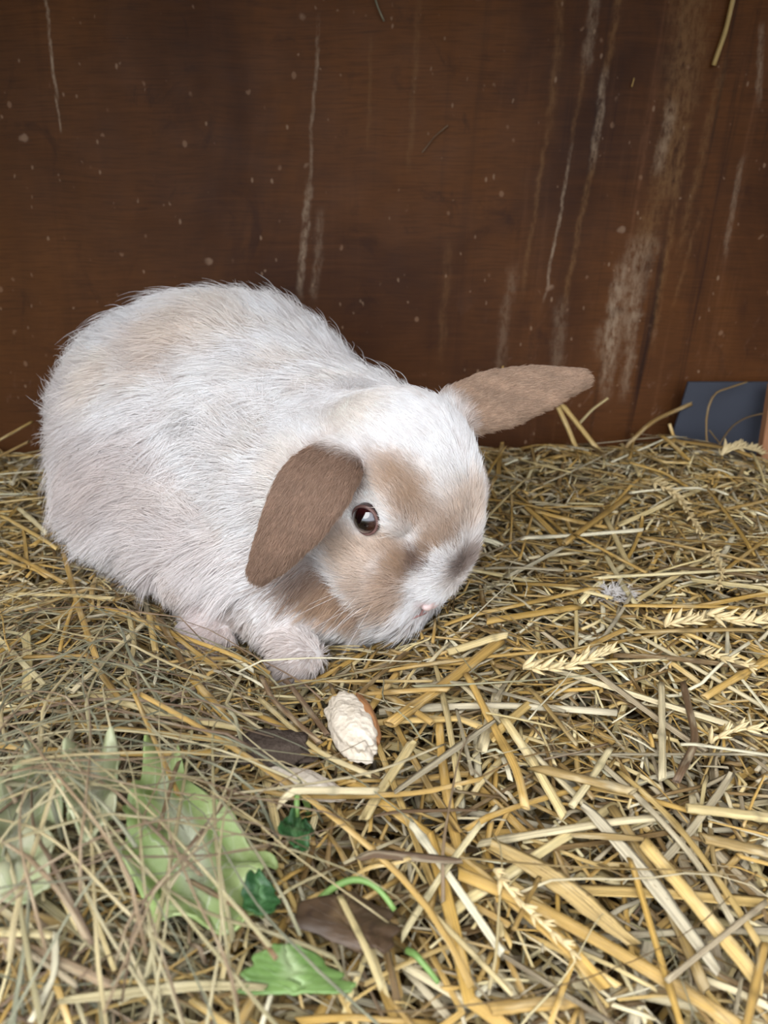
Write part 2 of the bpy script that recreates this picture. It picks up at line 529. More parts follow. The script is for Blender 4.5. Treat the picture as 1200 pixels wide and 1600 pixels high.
# ---- surface nets
def surface_nets(D, lo, h):
    sgn = D < 0
    n = np.array(D.shape) - 1
    corners = [(i, j, k) for i in (0, 1) for j in (0, 1) for k in (0, 1)]
    cnt = sum(sgn[i:n[0] + i, j:n[1] + j, k:n[2] + k].astype(np.int8) for i, j, k in corners)
    act = np.argwhere((cnt > 0) & (cnt < 8))
    idx = -np.ones(n, dtype=np.int64)
    idx[act[:, 0], act[:, 1], act[:, 2]] = np.arange(len(act))
    cv = {c: D[act[:, 0] + c[0], act[:, 1] + c[1], act[:, 2] + c[2]] for c in corners}
    acc = np.zeros((len(act), 3)); num = np.zeros(len(act))
    for a in corners:
        for ax in range(3):
            if a[ax] == 0:
                b = list(a); b[ax] = 1; b = tuple(b)
                da, db = cv[a], cv[b]
                m = (da < 0) != (db < 0)
                t = np.where(m, da / np.where(m, da - db, 1), 0)
                p = np.tile(np.array(a, float), (len(act), 1)); p[:, ax] += t
                acc[m] += p[m]; num[m] += 1
    V = lo + h * (act + acc / num[:, None])
    Fs = []
    for ax in range(3):
        o1, o2 = [(1, 2), (2, 0), (0, 1)][ax]
        sl0 = [slice(None)] * 3; sl1 = [slice(None)] * 3
        sl0[ax] = slice(0, -1); sl1[ax] = slice(1, None)
        ch = np.argwhere(sgn[tuple(sl0)] != sgn[tuple(sl1)])
        ch = ch[(ch[:, o1] > 0) & (ch[:, o2] > 0) & (ch[:, o1] < n[o1]) & (ch[:, o2] < n[o2])]
        inside = sgn[ch[:, 0], ch[:, 1], ch[:, 2]]
        q = []
        for d1, d2 in ((-1, -1), (0, -1), (0, 0), (-1, 0)):
            c = ch.copy(); c[:, o1] += d1; c[:, o2] += d2
            q.append(idx[c[:, 0], c[:, 1], c[:, 2]])
        q = np.stack(q, 1)
        q[~inside] = q[~inside][:, ::-1]
        Fs.append(q)
    return V, np.concatenate(Fs)

def sd_at(p):
    """trilinear lookup"""
    g = (np.atleast_2d(p) - GLO) / VOX
    inb = ((g >= 0) & (g < GN - 1.001)).all(1)
    g = np.clip(g, 0, GN - 1.002)
    i = g.astype(int); f = g - i
    r = 0
    for a in (0, 1):
        for b in (0, 1):
            for c in (0, 1):
                w = (f[:, 0] if a else 1 - f[:, 0]) * (f[:, 1] if b else 1 - f[:, 1]) * (f[:, 2] if c else 1 - f[:, 2])
                r = r + w * SD[i[:, 0] + a, i[:, 1] + b, i[:, 2] + c]
    return np.where(inb, r, 0.2)

def sd_grad(p):
    e = VOX
    g = np.stack([sd_at(p + np.eye(3)[i] * e) - sd_at(p - np.eye(3)[i] * e) for i in range(3)], 1)
    return g / (np.linalg.norm(g, axis=1)[:, None] + 1e-9)

def pick(px, py):
    d = ray(px, py)
    for t in np.arange(0.2, 0.8, 0.001):
        p = CAM + d * t
        if sd_at(p)[0] < 0.0: return p
    return None

RV, RF = surface_nets(SD, GLO, VOX)

# ---- coat colours: patches of the coat painted round points on the body
WHITE, CREAM, TANL = np.array(lin(250, 248, 247)[:3]), np.array(lin(242, 230, 216)[:3]), np.array(lin(216, 192, 168)[:3])
TAN, BROWN, EARC, PINK = np.array(lin(190, 161, 134)[:3]), np.array(lin(136, 110, 94)[:3]), np.array(lin(180, 152, 130)[:3]), np.array(lin(240, 212, 210)[:3])
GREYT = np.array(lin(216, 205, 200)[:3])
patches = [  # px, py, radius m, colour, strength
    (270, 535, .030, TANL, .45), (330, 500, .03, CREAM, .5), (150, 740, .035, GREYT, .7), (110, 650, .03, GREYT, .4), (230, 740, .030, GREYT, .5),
    (250, 850, .035, GREYT, .45), (170, 590, .02, CREAM, .5), (480, 740, .022, CREAM, .8), (440, 800, .025, CREAM, .5), (560, 640, .02, CREAM, .5),
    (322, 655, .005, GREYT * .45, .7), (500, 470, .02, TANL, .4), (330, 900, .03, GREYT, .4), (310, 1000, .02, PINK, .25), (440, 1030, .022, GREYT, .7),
    (640, 770, .0115, TAN, .75), (655, 800, .011, TAN, .7), (612, 745, .010, TAN, .7), (690, 830, .012, TAN, .5), (735, 800, .012, TANL, .6),
    (600, 850, .010, TANL, .6), (560, 880, .012, TANL, .7), (545, 760, .010, TAN, .6), (530, 850, .011, TAN, .6),
    (490, 920, .014, TAN, .9), (520, 945, .014, TAN, .9), (560, 950, .012, TAN, .8), (590, 930, .011, TAN, .7), (470, 900, .010, BROWN, .6), (500, 890, .011, BROWN, .5),
    (640, 885, .0080, BROWN, .85), (660, 880, .0065, BROWN, .8), (600, 955, .010, TAN, .6), (622, 935, .008, TAN, .7), (560, 975, .008, TAN, .6), (620, 900, .008, TAN, .8), (620, 870, .008, TAN, .6), (675, 860, .006, TAN, .7),
    (725, 880, .0085, BROWN, .75), (735, 910, .009, BROWN, .6), (742, 860, .010, TAN, .7), (700, 845, .008, TAN, .6),
]
blaze = [(693, 872, .0052, WHITE, 1.0), (690, 890, .0055, WHITE, 1.0), (682, 905, .006, WHITE, 1.0), (672, 920, .006, WHITE, 1.0), (690, 925, .006, WHITE, 1.0),
         (650, 925, .0045, WHITE, .9), (665, 940, .0045, PINK, .5), (700, 940, .005, WHITE, .8), (640, 950, .006, WHITE, .6), (665, 965, .008, WHITE, .8)]

PT = [(pick(a, b), r, c, s) for a, b, r, c, s in patches]
BZ = [(pick(a, b), r, c, s) for a, b, r, c, s in blaze]
nose_w = hp(.0595, 0, .001)

def ear_dist(p):
    best = np.full(len(p), 9.0); tt = np.zeros(len(p))
    for c, w, tan in EARS:
        for i in range(0, 30):
            d = np.linalg.norm(p - c[i], axis=1) / (w[i] * 1.15)
            m = d < best
            best[m] = d[m]; tt[m] = i / 29
    return best, tt

def hash_noise(p, sc, seed):
    """cheap smooth value noise"""
    r = np.random.default_rng(seed)
    out = 0
    for _ in range(5):
        k = r.normal(size=3) * sc; ph = r.uniform(0, 6.28)
        out = out + np.sin(p @ k + ph)
    return out / 5

def coat(p):
    c = np.tile(WHITE, (len(p), 1))
    m = np.clip(hash_noise(p, 60, 3) * 1.3, 0, 1)[:, None] * .45
    c = c * (1 - m) + CREAM * m
    loc = (p - H0) @ HR / HS
    jit = hash_noise(p, 500, 5) * .0015
    for q, r, cc, s in PT + BZ:
        if q is None: continue
        d = np.linalg.norm(p - q, axis=1) + jit
        w = (np.clip(1.45 - d / r, 0, 1) ** 1.0)
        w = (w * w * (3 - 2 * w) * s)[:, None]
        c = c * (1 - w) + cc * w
    # far half of the face mirrors the near eye patch and cheek
    for (x, y, z, r, cc, s) in ((.012, .034, .026, .013, TAN, .8), (.020, .034, -.010, .016, TAN, .8), (.000, .036, -.016, .016, TAN, .8)):
        d = np.linalg.norm(loc - np.array([x, y, z]), axis=1)
        w = (np.clip(1.4 - d / r, 0, 1) * s)[:, None]
        c = c * (1 - w) + cc * w
    ed, tt = ear_dist(p)
    w = np.clip((1.35 - ed) / .35, 0, 1) * np.clip((tt - .06) / .14, 0, 1)
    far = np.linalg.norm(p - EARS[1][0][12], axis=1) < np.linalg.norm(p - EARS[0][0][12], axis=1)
    ec = np.where(far[:, None], np.array(lin(198, 170, 146)[:3]), np.array(lin(174, 145, 124)[:3])) * (0.85 + .25 * (np.abs(hash_noise(p, 150, 9))))[:, None]  # paler far ear: the ears' difference in lighting is painted into the coat
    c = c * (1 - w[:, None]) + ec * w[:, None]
    d = np.linalg.norm(p - nose_w, axis=1)
    w = (np.clip(1.5 - d / .0045, 0, 1) * .8)[:, None]
    return c * (1 - w) + PINK * w, ed, tt, loc

rabbit = empty('rabbit', tuple(np.round(on_s(330, 900) * np.array([1, 1, 0]) + np.array([0, .05, .04]), 4)))
tag(rabbit, 'white and tan lop-eared rabbit crouching on the straw', 'rabbit')
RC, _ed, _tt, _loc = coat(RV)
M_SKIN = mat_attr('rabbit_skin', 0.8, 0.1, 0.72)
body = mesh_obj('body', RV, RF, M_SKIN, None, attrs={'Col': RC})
attach(body, rabbit)

# ---- fur
def make_fur(count):
    P = RV[RF]
    area = 0.5 * np.linalg.norm(np.cross(P[:, 2] - P[:, 0], P[:, 3] - P[:, 1]), axis=1)
    cen = P.mean(1)
    locc = (cen - H0) @ HR / HS
    ed, tt = ear_dist(cen)
    hd = np.linalg.norm(locc * np.array([.8, 1, 1]), axis=1)
    dens = np.where(hd < .05, 4.2, 1.0)
    dens = np.where(ed < 1.2, 5.0, dens)
    toward = (CAM - cen); toward /= np.linalg.norm(toward, axis=1)[:, None]
    nn = sd_grad(cen)
    facing = (nn * toward).sum(1)
    dens = dens * np.where(facing < -.35, .35, 1.0)
    w = area * dens; w /= w.sum()
    fi = rng.choice(len(RF), count, p=w)
    a, b = rng.random((count, 1)), rng.random((count, 1))
    Q = P[fi]
    p = (Q[:, 0] * (1 - a) + Q[:, 1] * a) * (1 - b) + (Q[:, 3] * (1 - a) + Q[:, 2] * a) * b
    n = sd_grad(p)
    p = p - n * sd_at(p)[:, None]
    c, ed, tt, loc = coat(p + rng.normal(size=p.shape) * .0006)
    # keep the eyes clear
    de = np.min([np.linalg.norm((p - e) , axis=1) for e in EYES], axis=0)
    keep = de > .0078
    p, n, c, ed, tt, loc, de = [q[keep] for q in (p, n, c, ed, tt, loc, de)]
    count = len(p)
    hd = np.linalg.norm((loc - np.array([.0, 0, 0])) * np.array([.8, 1, 1]), axis=1)
    is_ear = np.clip((1.3 - ed) / .3, 0, 1) * np.clip((tt - .05) / .15, 0, 1)
    facew = np.clip((.062 - hd) / .022, 0, 1)
    muz = np.clip((loc[:, 0] - .020) / .03, 0, 1) * facew
    L = .026 * (1 - facew) + .0105 * facew
    L = L * (1 - muz * .55)
    L = L * (1 - is_ear) + .0052 * is_ear
    low = np.clip((.075 - p[:, 2]) / .03, 0, 1) * (1 - facew)
    L = L * (1 - .35 * low)
    fd = np.min([np.linalg.norm(p - q, axis=1) for q in (P_FOOT, P_FOOT2)], axis=0)
    L = np.where(fd < .045, np.minimum(L, .0085), L)
    L = L * np.clip((de - .006) / .012, .25, 1)
    dn = np.linalg.norm(p - nose_w, axis=1)
    L = L * np.clip((dn - .002) / .016, .22, 1)
    L = L * rng.uniform(.65, 1.2, count)
    guard = (rng.random(count) < .07) & (facew < .3) & (is_ear < .2)
    L = np.where(guard, L * 1.35, L)
    # combing direction
    back = -(BR @ np.array([1.0, 0, 0])); back = np.array([-.75, .35, 0.0])
    cb = np.tile(back, (count, 1)) + np.array([0, 0, -.75]) * np.clip((.16 - p[:, 2]) / .09, -.3, 1)[:, None]
    ch = np.tile(-hx * .9 - hz * .1, (count, 1)) + np.outer(np.sign(loc[:, 1]) * .35, hy)
    cb = cb * (1 - facew[:, None]) + ch * facew[:, None]
    if True:
        ce = np.zeros((count, 3)); best = np.full(count, 9.0)
        for cc, ww, tan in EARS:
            for i in range(0, 30, 2):
                d = np.linalg.norm(p - cc[i], axis=1); m = d < best
                best[m] = d[m]; ce[m] = tan[i]
        cb = cb * (1 - is_ear[:, None]) + ce * is_ear[:, None]
    # swirls and clumps
    sw = np.stack([hash_noise(p, 45, 11 + i) for i in range(3)], 1) * .75 + np.stack([hash_noise(p, 170, 21 + i) for i in range(3)], 1) * .55
    cb = cb + sw * (1 - .75 * facew[:, None]) * (1 - is_ear[:, None]) + rng.normal(size=(count, 3)) * .22
    cb = cb - n * (cb * n).sum(1)[:, None]
    cb /= np.linalg.norm(cb, axis=1)[:, None] + 1e-9
    lift = .50 * (1 - facew) + .34 * facew
    lift = lift * (1 - is_ear) + .42 * is_ear
    lift = lift + hash_noise(p, 90, 41) * .16 * (1 - facew)
    lift = np.clip(lift + rng.normal(size=count) * .12, .10, 1.1)
    lift = np.where(guard, lift + .25, lift)
    K = 5
    pts = np.zeros((count, K, 3))
    for k in range(K):
        t = k / (K - 1)
        bend = lift * (1 - .45 * t)
        pts[:, k] = p - n * np.minimum(.0012, L * .04)[:, None] + (n * np.sin(bend)[:, None] + cb * np.cos(bend)[:, None]) * (L * t)[:, None] - np.array([0, 0, 1]) * (L * t * t * .12)[:, None]
    rad = np.where(is_ear > .5, .00011, np.where(facew > .5, .00012, .00017))
    # clumps: neighbouring hairs lean together towards the tips
    cs = np.where(is_ear > .5, .0016, np.where(facew > .5, .0022, .0042))
    key = np.floor((p + np.stack([hash_noise(p, 300, 61 + i) for i in range(3)], 1) * .0012) / cs[:, None]).astype(np.int64)
    key = (key[:, 0] * 73856093) ^ (key[:, 1] * 19349663) ^ (key[:, 2] * 83492791)
    _, inv = np.unique(key, return_inverse=True)
    num = np.bincount(inv)
    cl = np.stack([np.bincount(inv, pts[:, -1, i]) / num for i in range(3)], 1)
    jl = rng.uniform(.75, 1.3, len(num))[inv]
    cd = (rng.normal(size=(len(num), 3)) * .0016)[inv] * (L / .026)[:, None]
    amt = rng.uniform(.35, .85, count) * np.where(facew > .5, .6, 1.0) * np.where(is_ear > .5, .5, 1.0)
    for k in range(1, K):
        t = k / (K - 1)
        pts[:, k] += (cl[inv] + cd - pts[:, -1]) * (amt * t ** 1.6)[:, None]
        pts[:, k] = p + (pts[:, k] - p) * (1 + (jl - 1) * t)[:, None]
    prof = np.array([1.0, .95, .8, .55, .12])
    cu = bpy.data.hair_curves.new('fur')
    cu.add_curves([K] * count)
    cu.attributes['position'].data.foreach_set('vector', pts.astype(np.float32).ravel())
    ra = cu.attributes.get('radius') or cu.attributes.new('radius', 'FLOAT', 'POINT')
    ra.data.foreach_set('value', (rad[:, None] * prof[None]).astype(np.float32).ravel())
    def cattr(name, arr):
        at = cu.attributes.new(name, 'FLOAT_COLOR', 'CURVE')
        at.data.foreach_set('color', np.hstack([arr, np.ones((count, 1))]).astype(np.float32).ravel())
    shade = (1 + hash_noise(p, 120, 51) * .05)[:, None] * rng.uniform(.88, 1.08, len(num))[inv][:, None]
    shade = shade * np.where(is_ear > .5, rng.uniform(.72, 1.25, count), 1)[:, None]
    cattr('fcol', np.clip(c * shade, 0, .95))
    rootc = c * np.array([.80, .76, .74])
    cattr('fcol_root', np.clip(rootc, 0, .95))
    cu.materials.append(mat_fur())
    o = bpy.data.objects.new('fur', cu)
    col.objects.link(o)
    return o
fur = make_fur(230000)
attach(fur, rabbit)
tag(fur, 'soft white fur with tan and brown patches', kind='stuff')

# ---- face parts
def lathe_sphere(nu=24, nv=14):
    v, f = [], []
    for j in range(nv + 1):
        th = math.pi * j / nv
        for i in range(nu):
            ph = 2 * math.pi * i / nu
            v.append((math.cos(th), math.sin(th) * math.cos(ph), math.sin(th) * math.sin(ph)))
    for j in range(nv):
        for i in range(nu):
            f.append((j * nu + i, j * nu + (i + 1) % nu, (j + 1) * nu + (i + 1) % nu, (j + 1) * nu + i))
    return np.array(v), np.array(f)[:, ::-1]

def mat_eye():
    m = N('dark_ruby_eye')
    m.bsdf(m.mix(m.ss(m.attr('axis', 'Fac'), .74, .92), lin(38, 8, 11), lin(8, 2, 4)), 0.03, Specular_IOR_Level=0.9, Coat_Weight=1.0)
    return m.m
M_EYE = mat_eye()
MOUTH = []
M_LID = mat_plain('eyelid_skin', lin(66, 46, 42), lin(126, 94, 88), 0.5, 300, .2)
SV, SF = lathe_sphere()
for i, s in enumerate((-1, 1)):
    out = HR @ np.array([.18, s * .95, .12]); out /= np.linalg.norm(out)
    zz = hz - out * (hz @ out); zz /= np.linalg.norm(zz)
    R = np.stack([out, np.cross(zz, out), zz], 1)
    c = EYES[i] - out * .0012
    r = .0082
    eb = mesh_obj('eye', c + (SV * np.array([r, r, r * .96])) @ R.T, SF, M_EYE, attrs={'axis': SV[:, 0]})
    attach(eb, rabbit)
    tag(eb, 'glossy dark ruby eye')
    # eyelid ring
    v, f = [], []
    nt, ns = 28, 8
    for a_ in range(nt):
        ph = 2 * math.pi * a_ / nt
        ry, rz = .0073, .0064 + (.0006 if math.sin(ph) > 0 else 0)
        cc = np.array([.0036 + .0004 * math.cos(2 * ph), ry * math.cos(ph), rz * math.sin(ph)])
        for b_ in range(ns):
            q = 2 * math.pi * b_ / ns
            rad = np.array([0, math.cos(ph), math.sin(ph)])
            v.append(cc + rad * .0008 * math.cos(q) + np.array([1, 0, 0]) * .0010 * math.sin(q))
    for a_ in range(nt):
        for b_ in range(ns):
            f.append((a_ * ns + b_, ((a_ + 1) % nt) * ns + b_, ((a_ + 1) % nt) * ns + (b_ + 1) % ns, a_ * ns + (b_ + 1) % ns))
    lid = mesh_obj('eyelid', c + np.array(v) @ R.T, np.array(f), M_LID)
    attach(lid, rabbit)
    lid.parent = eb
    lid.matrix_parent_inverse = Matrix.Identity(4)

# mouth crease under the nose
M_MOUTH = mat_plain('mouth_crease', lin(150, 112, 108), lin(178, 138, 132), .6, 300, .1)
for pts_ in ([(.0635, 0, -.003), (.0650, 0, -.008)], [(.0650, 0, -.008), (.0640, .006, -.0105), (.0570, .013, -.0125)], [(.0650, 0, -.008), (.0640, -.006, -.0105), (.0570, -.013, -.0125)]):
    Pm = np.array([hp(*q) for q in pts_])
    Pm = np.stack([np.interp(np.linspace(0, 1, 9), np.linspace(0, 1, len(Pm)), Pm[:, i]) for i in range(3)], 1)
    g_ = sd_grad(Pm); Pm = Pm - g_ * (sd_at(Pm) - .0012)[:, None]
    V_, F_ = None, None
    MOUTH.append(Pm)
# nose pad with a split, pale pink
M_NOSE = mat_plain('pink_nose', lin(228, 196, 192), lin(242, 220, 214), 0.5, 400, .2)
v, f = SV.copy(), SF
nv_ = v * np.array([.0036, .0060, .0048])
nv_[:, 0] -= .0016 * np.exp(-(nv_[:, 1] / .0008) ** 2)
nv_[:, 1] *= 1 + .5 * nv_[:, 2] / .0042
no = mesh_obj('nose', hp(.0618, 0, .001) + nv_ @ HR.T, f, M_NOSE)
attach(no, rabbit)
tag(no, 'pale pink nose pad')

def tube(P, rad, ns=6, cap=True):
    P = np.asarray(P, float)
    n = len(P)
    rad = np.broadcast_to(np.asarray(rad, float), (n,))
    T = np.gradient(P, axis=0)
    T /= np.linalg.norm(T, axis=1)[:, None] + 1e-12
    ref = np.array([0, 0, 1.0]) if abs(T[0, 2]) < .9 else np.array([1.0, 0, 0])
    A = np.cross(T, ref); A /= np.linalg.norm(A, axis=1)[:, None] + 1e-12
    B = np.cross(A, T)
    q = np.arange(ns) * 2 * math.pi / ns
    V = (P[:, None] + (A[:, None] * np.cos(q)[None, :, None] + B[:, None] * np.sin(q)[None, :, None]) * rad[:, None, None]).reshape(-1, 3)
    F = [(i * ns + j, i * ns + (j + 1) % ns, (i + 1) * ns + (j + 1) % ns, (i + 1) * ns + j) for i in range(n - 1) for j in range(ns)]
    if cap:
        F.append(tuple(range(ns))[::-1]); F.append(tuple((n - 1) * ns + j for j in range(ns)))
    return V, F

for Pm in MOUTH:
    V_, F_ = tube(Pm, .0006, 6)
    attach(mesh_obj('mouth', V_, F_, M_MOUTH), rabbit)
M_WHISK = mat_plain('whisker_hair', lin(236, 232, 228), lin(250, 248, 246), 0.35, 50, .0)
for s in (-1, 1):
    for i in range(9):
        r0 = hp(.046 + rng.uniform(-.004, .004), s * (.019 + rng.uniform(0, .002)), -.008 + (i % 3) * .004 - .002)
        d = HR @ np.array([rng.uniform(-.15, .55), s * 1.0, rng.uniform(-.5, .25)])
        d /= np.linalg.norm(d)
        Lw = rng.uniform(.035, .062)
        t = np.linspace(0, 1, 9)[:, None]
        P_ = r0 + d * Lw * t + np.array([0, 0, -1]) * (t ** 2) * .012 + hx * -.006 * t ** 2
        V_, F_ = tube(P_, np.linspace(.00008, .00003, 9), 5)
        attach(mesh_obj('whisker', V_, F_, M_WHISK), rabbit)

# ------------------------------------------------------------------ bedding: stalks are dropped one by one on a height map
CELL = 0.002
GX0, GX1, GY0, GY1 = -0.70, 0.70, -0.97, -0.003
HN = (int((GX1 - GX0) / CELL) + 1, int((GY1 - GY0) / CELL) + 1)
gx, gy = np.meshgrid(GX0 + CELL * np.arange(HN[0]), GY0 + CELL * np.arange(HN[1]), indexing='ij')
SURF = S_np(gx, gy)
HM = SURF - 0.032

def cell(x, y):
    return (np.clip(((x - GX0) / CELL).astype(int), 0, HN[0] - 1), np.clip(((y - GY0) / CELL).astype(int), 0, HN[1] - 1))

def drop(xy, w, t, stiff=0.6, sink=0.35):
    """height of each path point when the stalk comes to rest on what lies below"""
    n = len(xy)
    s = np.concatenate([[0], np.cumsum(np.hypot(*np.diff(xy, axis=0).T))])
    ux = np.interp(np.linspace(0, s[-1], 24), s, xy[:, 0]); uy = np.interp(np.linspace(0, s[-1], 24), s, xy[:, 1])
    i, j = cell(ux, uy)
    h = HM[i, j]
    ss = np.linspace(0, s[-1], 24)
    # upper hull = a slack stalk
    hull = []
    for a in range(24):
        while len(hull) > 1:
            p, q = hull[-2], hull[-1]
            if (h[q] - h[p]) * (ss[a] - ss[p]) <= (h[a] - h[p]) * (ss[q] - ss[p]): hull.pop()
            else: break
        hull.append(a)
    zh = np.interp(ss, ss[hull], h[hull])
    # straight support = hull edge under the middle
    mid = s[-1] / 2
    k = max(0, min(len(hull) - 2, int(np.searchsorted(ss[hull], mid)) - 1))
    p, q = hull[k], hull[k + 1]
    sl = np.clip((h[q] - h[p]) / max(ss[q] - ss[p], 1e-6), -.25, .25)
    zs = h[p] + sl * (ss - ss[p])
    zs = np.maximum(zs, zh - .004)
    z = zs * stiff + zh * (1 - stiff) + t * (0.5 - sink)
    return np.interp(s, ss, z)

def stamp(P, w, t):
    L = np.concatenate([[0], np.cumsum(np.linalg.norm(np.diff(P, axis=0), axis=1))])
    m = max(4, int(L[-1] / 0.0016))
    q = np.linspace(0, L[-1], m)
    x, y, z = [np.interp(q, L, P[:, a]) for a in range(3)]
    d = np.gradient(np.stack([x, y], 1), axis=0); d /= np.linalg.norm(d, axis=1)[:, None] + 1e-9
    for o in np.linspace(-w / 2, w / 2, max(1, int(w / 0.0016)) + 1):
        i, j = cell(x - d[:, 1] * o, y + d[:, 0] * o)
        np.maximum.at(HM, (i, j), z + t * 0.45)

SEC6 = np.array([(-1, 0), (-.55, .85), (.55, .85), (1, 0), (.55, -.75), (-.55, -.75)])
a8 = np.arange(8) * math.pi / 4 + math.pi / 8
SEC8 = np.stack([-np.cos(a8), np.sin(a8)], 1)
SECL = np.array([(-1, .55), (-.5, .1), (0, -.08), (.5, .1), (1, .55), (.5, -.45), (0, -.62), (-.5, -.45)])  # trough-like split sheath

def sweep(P, w, t, sec, roll=0.0, hollow=False):
    """quads only; w, t full width and thickness per point"""
    n, k = len(P), len(sec)
    T = np.gradient(P, axis=0); T /= np.linalg.norm(T, axis=1)[:, None] + 1e-12
    A = np.cross(T, np.array([0, 0, 1.0])); A /= np.linalg.norm(A, axis=1)[:, None] + 1e-9
    B = np.cross(A, T)
    rl = np.broadcast_to(np.asarray(roll, float), (n,))[:, None]
    A, B = A * np.cos(rl) + B * np.sin(rl), B * np.cos(rl) - A * np.sin(rl)
    w = w * (1 + rng.normal(size=n) * .05)
    V = P[:, None] + A[:, None] * (sec[None, :, 0:1] * (w / 2)[:, None, None]) + B[:, None] * (sec[None, :, 1:2] * (t / 2)[:, None, None])
    vs_ = np.concatenate([[0], np.cumsum(np.linalg.norm(np.diff(P, axis=0), axis=1))])
    uu = np.abs(np.arange(k) / k * 2 - 1)
    V[0] += T[0] * (sec[:, 0:1] * w[0] * rng.normal() * .35); V[-1] += T[-1] * (sec[:, 0:1] * w[-1] * rng.normal() * .35)
    if hollow:
        e0, e1 = V[0] * .6 + P[0] * .4, V[-1] * .6 + P[-1] * .4
        V = np.concatenate([(e0 + T[0] * w[0] * .8)[None], e0[None], V, e1[None], (e1 - T[-1] * w[-1] * .8)[None]])
        vs_ = np.concatenate([[0.01, 0.0], vs_, [vs_[-1], vs_[-1] - .01]])
        n += 4
    UV = np.stack([np.tile(uu, n), np.repeat(vs_, k)], 1)
    i = np.arange(n - 1)[:, None] * k; j = np.arange(k)[None]
    F = np.stack([i + j, i + (j + 1) % k, i + k + (j + 1) % k, i + k + j], -1).reshape(-1, 4)
    caps = [(0, 1, 2, 3), (0, 3, 4, 5)] if k == 6 else [(0, 1, 2, 3), (0, 3, 4, 7), (4, 5, 6, 7)]
    c = np.array(caps)
    F = np.concatenate([F[:, ::-1], c, (c + (n - 1) * k)[:, ::-1]])
    return V.reshape(-1, 3), F, UV

PAL = {'gold': [(208, 176, 108), (198, 160, 84), (216, 194, 138), (178, 144, 80), (204, 166, 92)],
       'pale': [(228, 212, 162), (222, 206, 164), (234, 224, 190), (216, 196, 140)],
       'brown': [(150, 121, 72), (132, 105, 62), (116, 91, 54), (164, 137, 84)],
       'grey': [(190, 176, 144), (170, 157, 128), (200, 188, 158), (178, 161, 130)],
       'hay': [(172, 160, 118), (150, 144, 112), (190, 172, 126), (136, 136, 110), (204, 190, 148), (158, 134, 104), (140, 116, 92)],
       'freckled': [(188, 160, 102)],
       'mauve': [(136, 108, 78), (120, 95, 70), (148, 122, 90)]}

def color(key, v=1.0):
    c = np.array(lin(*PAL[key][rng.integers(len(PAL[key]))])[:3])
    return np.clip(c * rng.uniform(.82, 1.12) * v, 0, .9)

def smooth_path(xy, n, wob=0.0):
    xy = np.asarray(xy, float)
    s = np.concatenate([[0], np.cumsum(np.hypot(*np.diff(xy[:, :2], axis=0).T))])
    q = np.linspace(0, s[-1], n)
    out = np.stack([np.interp(q, s, xy[:, i]) for i in range(xy.shape[1])], 1)
    if len(xy) > 2:
        for _ in range(2):
            out[1:-1] = out[1:-1] * .5 + (out[:-2] + out[2:]) * .25
    return out

def random_path(cx, cy, L, th, kind, n):
    s = np.linspace(-.5, .5, n)
    bend = rng.normal() * (.07 if kind != 'hay' else .30)
    ang = th + bend * s * 2 + (rng.normal() * .14 if kind == 'hay' else 0) * np.sin(s * 7)
    if kind != 'hay' and rng.random() < .18:
        ang = ang + np.where(s > rng.uniform(-.25, .25), rng.normal() * .8, 0)
    d = np.stack([np.cos(ang), np.sin(ang)], 1) * (L / (n - 1))
    p = np.cumsum(d, axis=0)
    return p - p.mean(0) + np.array([cx, cy])

def legal(P, margin=.004):
    if (P[:, 1] > -.006).any() or (np.abs(P[:, 0]) > HX - .012).any(): return False
    if ((P[:, 0] > .25) & (P[:, 1] > -.03)).any(): return False
    return bool((sd_at(P) > margin).all())

class Pile:
    def __init__(s): s.V, s.F, s.U, s.C, s.R, s.n = [], [], [], [], [], 0
    def add(s, V, F, U, c):
        s.V.append(V); s.F.append(F + s.n); s.U.append(U)
        s.C.append(np.tile(c, (len(V), 1))); s.R.append(np.full(len(V), rng.random())); s.n += len(V)
    def build(s, name, mat):
        return mesh_obj(name, np.concatenate(s.V), np.concatenate(s.F), mat, smooth=False, uv=np.concatenate(s.U),
                        attrs={'Col': np.concatenate(s.C), 'rnd': np.concatenate(s.R)})

def view_ok(x, y, m=60):
    px, py = proj(np.array([x, y, .04]))
    return -m < px < 1200 + m and 640 < py < 1600 + m

def hayness(x, y):
    px, py = proj(np.array([x, y, .04]))
    return float(np.clip((420 - px) / 300, 0, 1) * np.clip((py - 960) / 160, 0, 1))

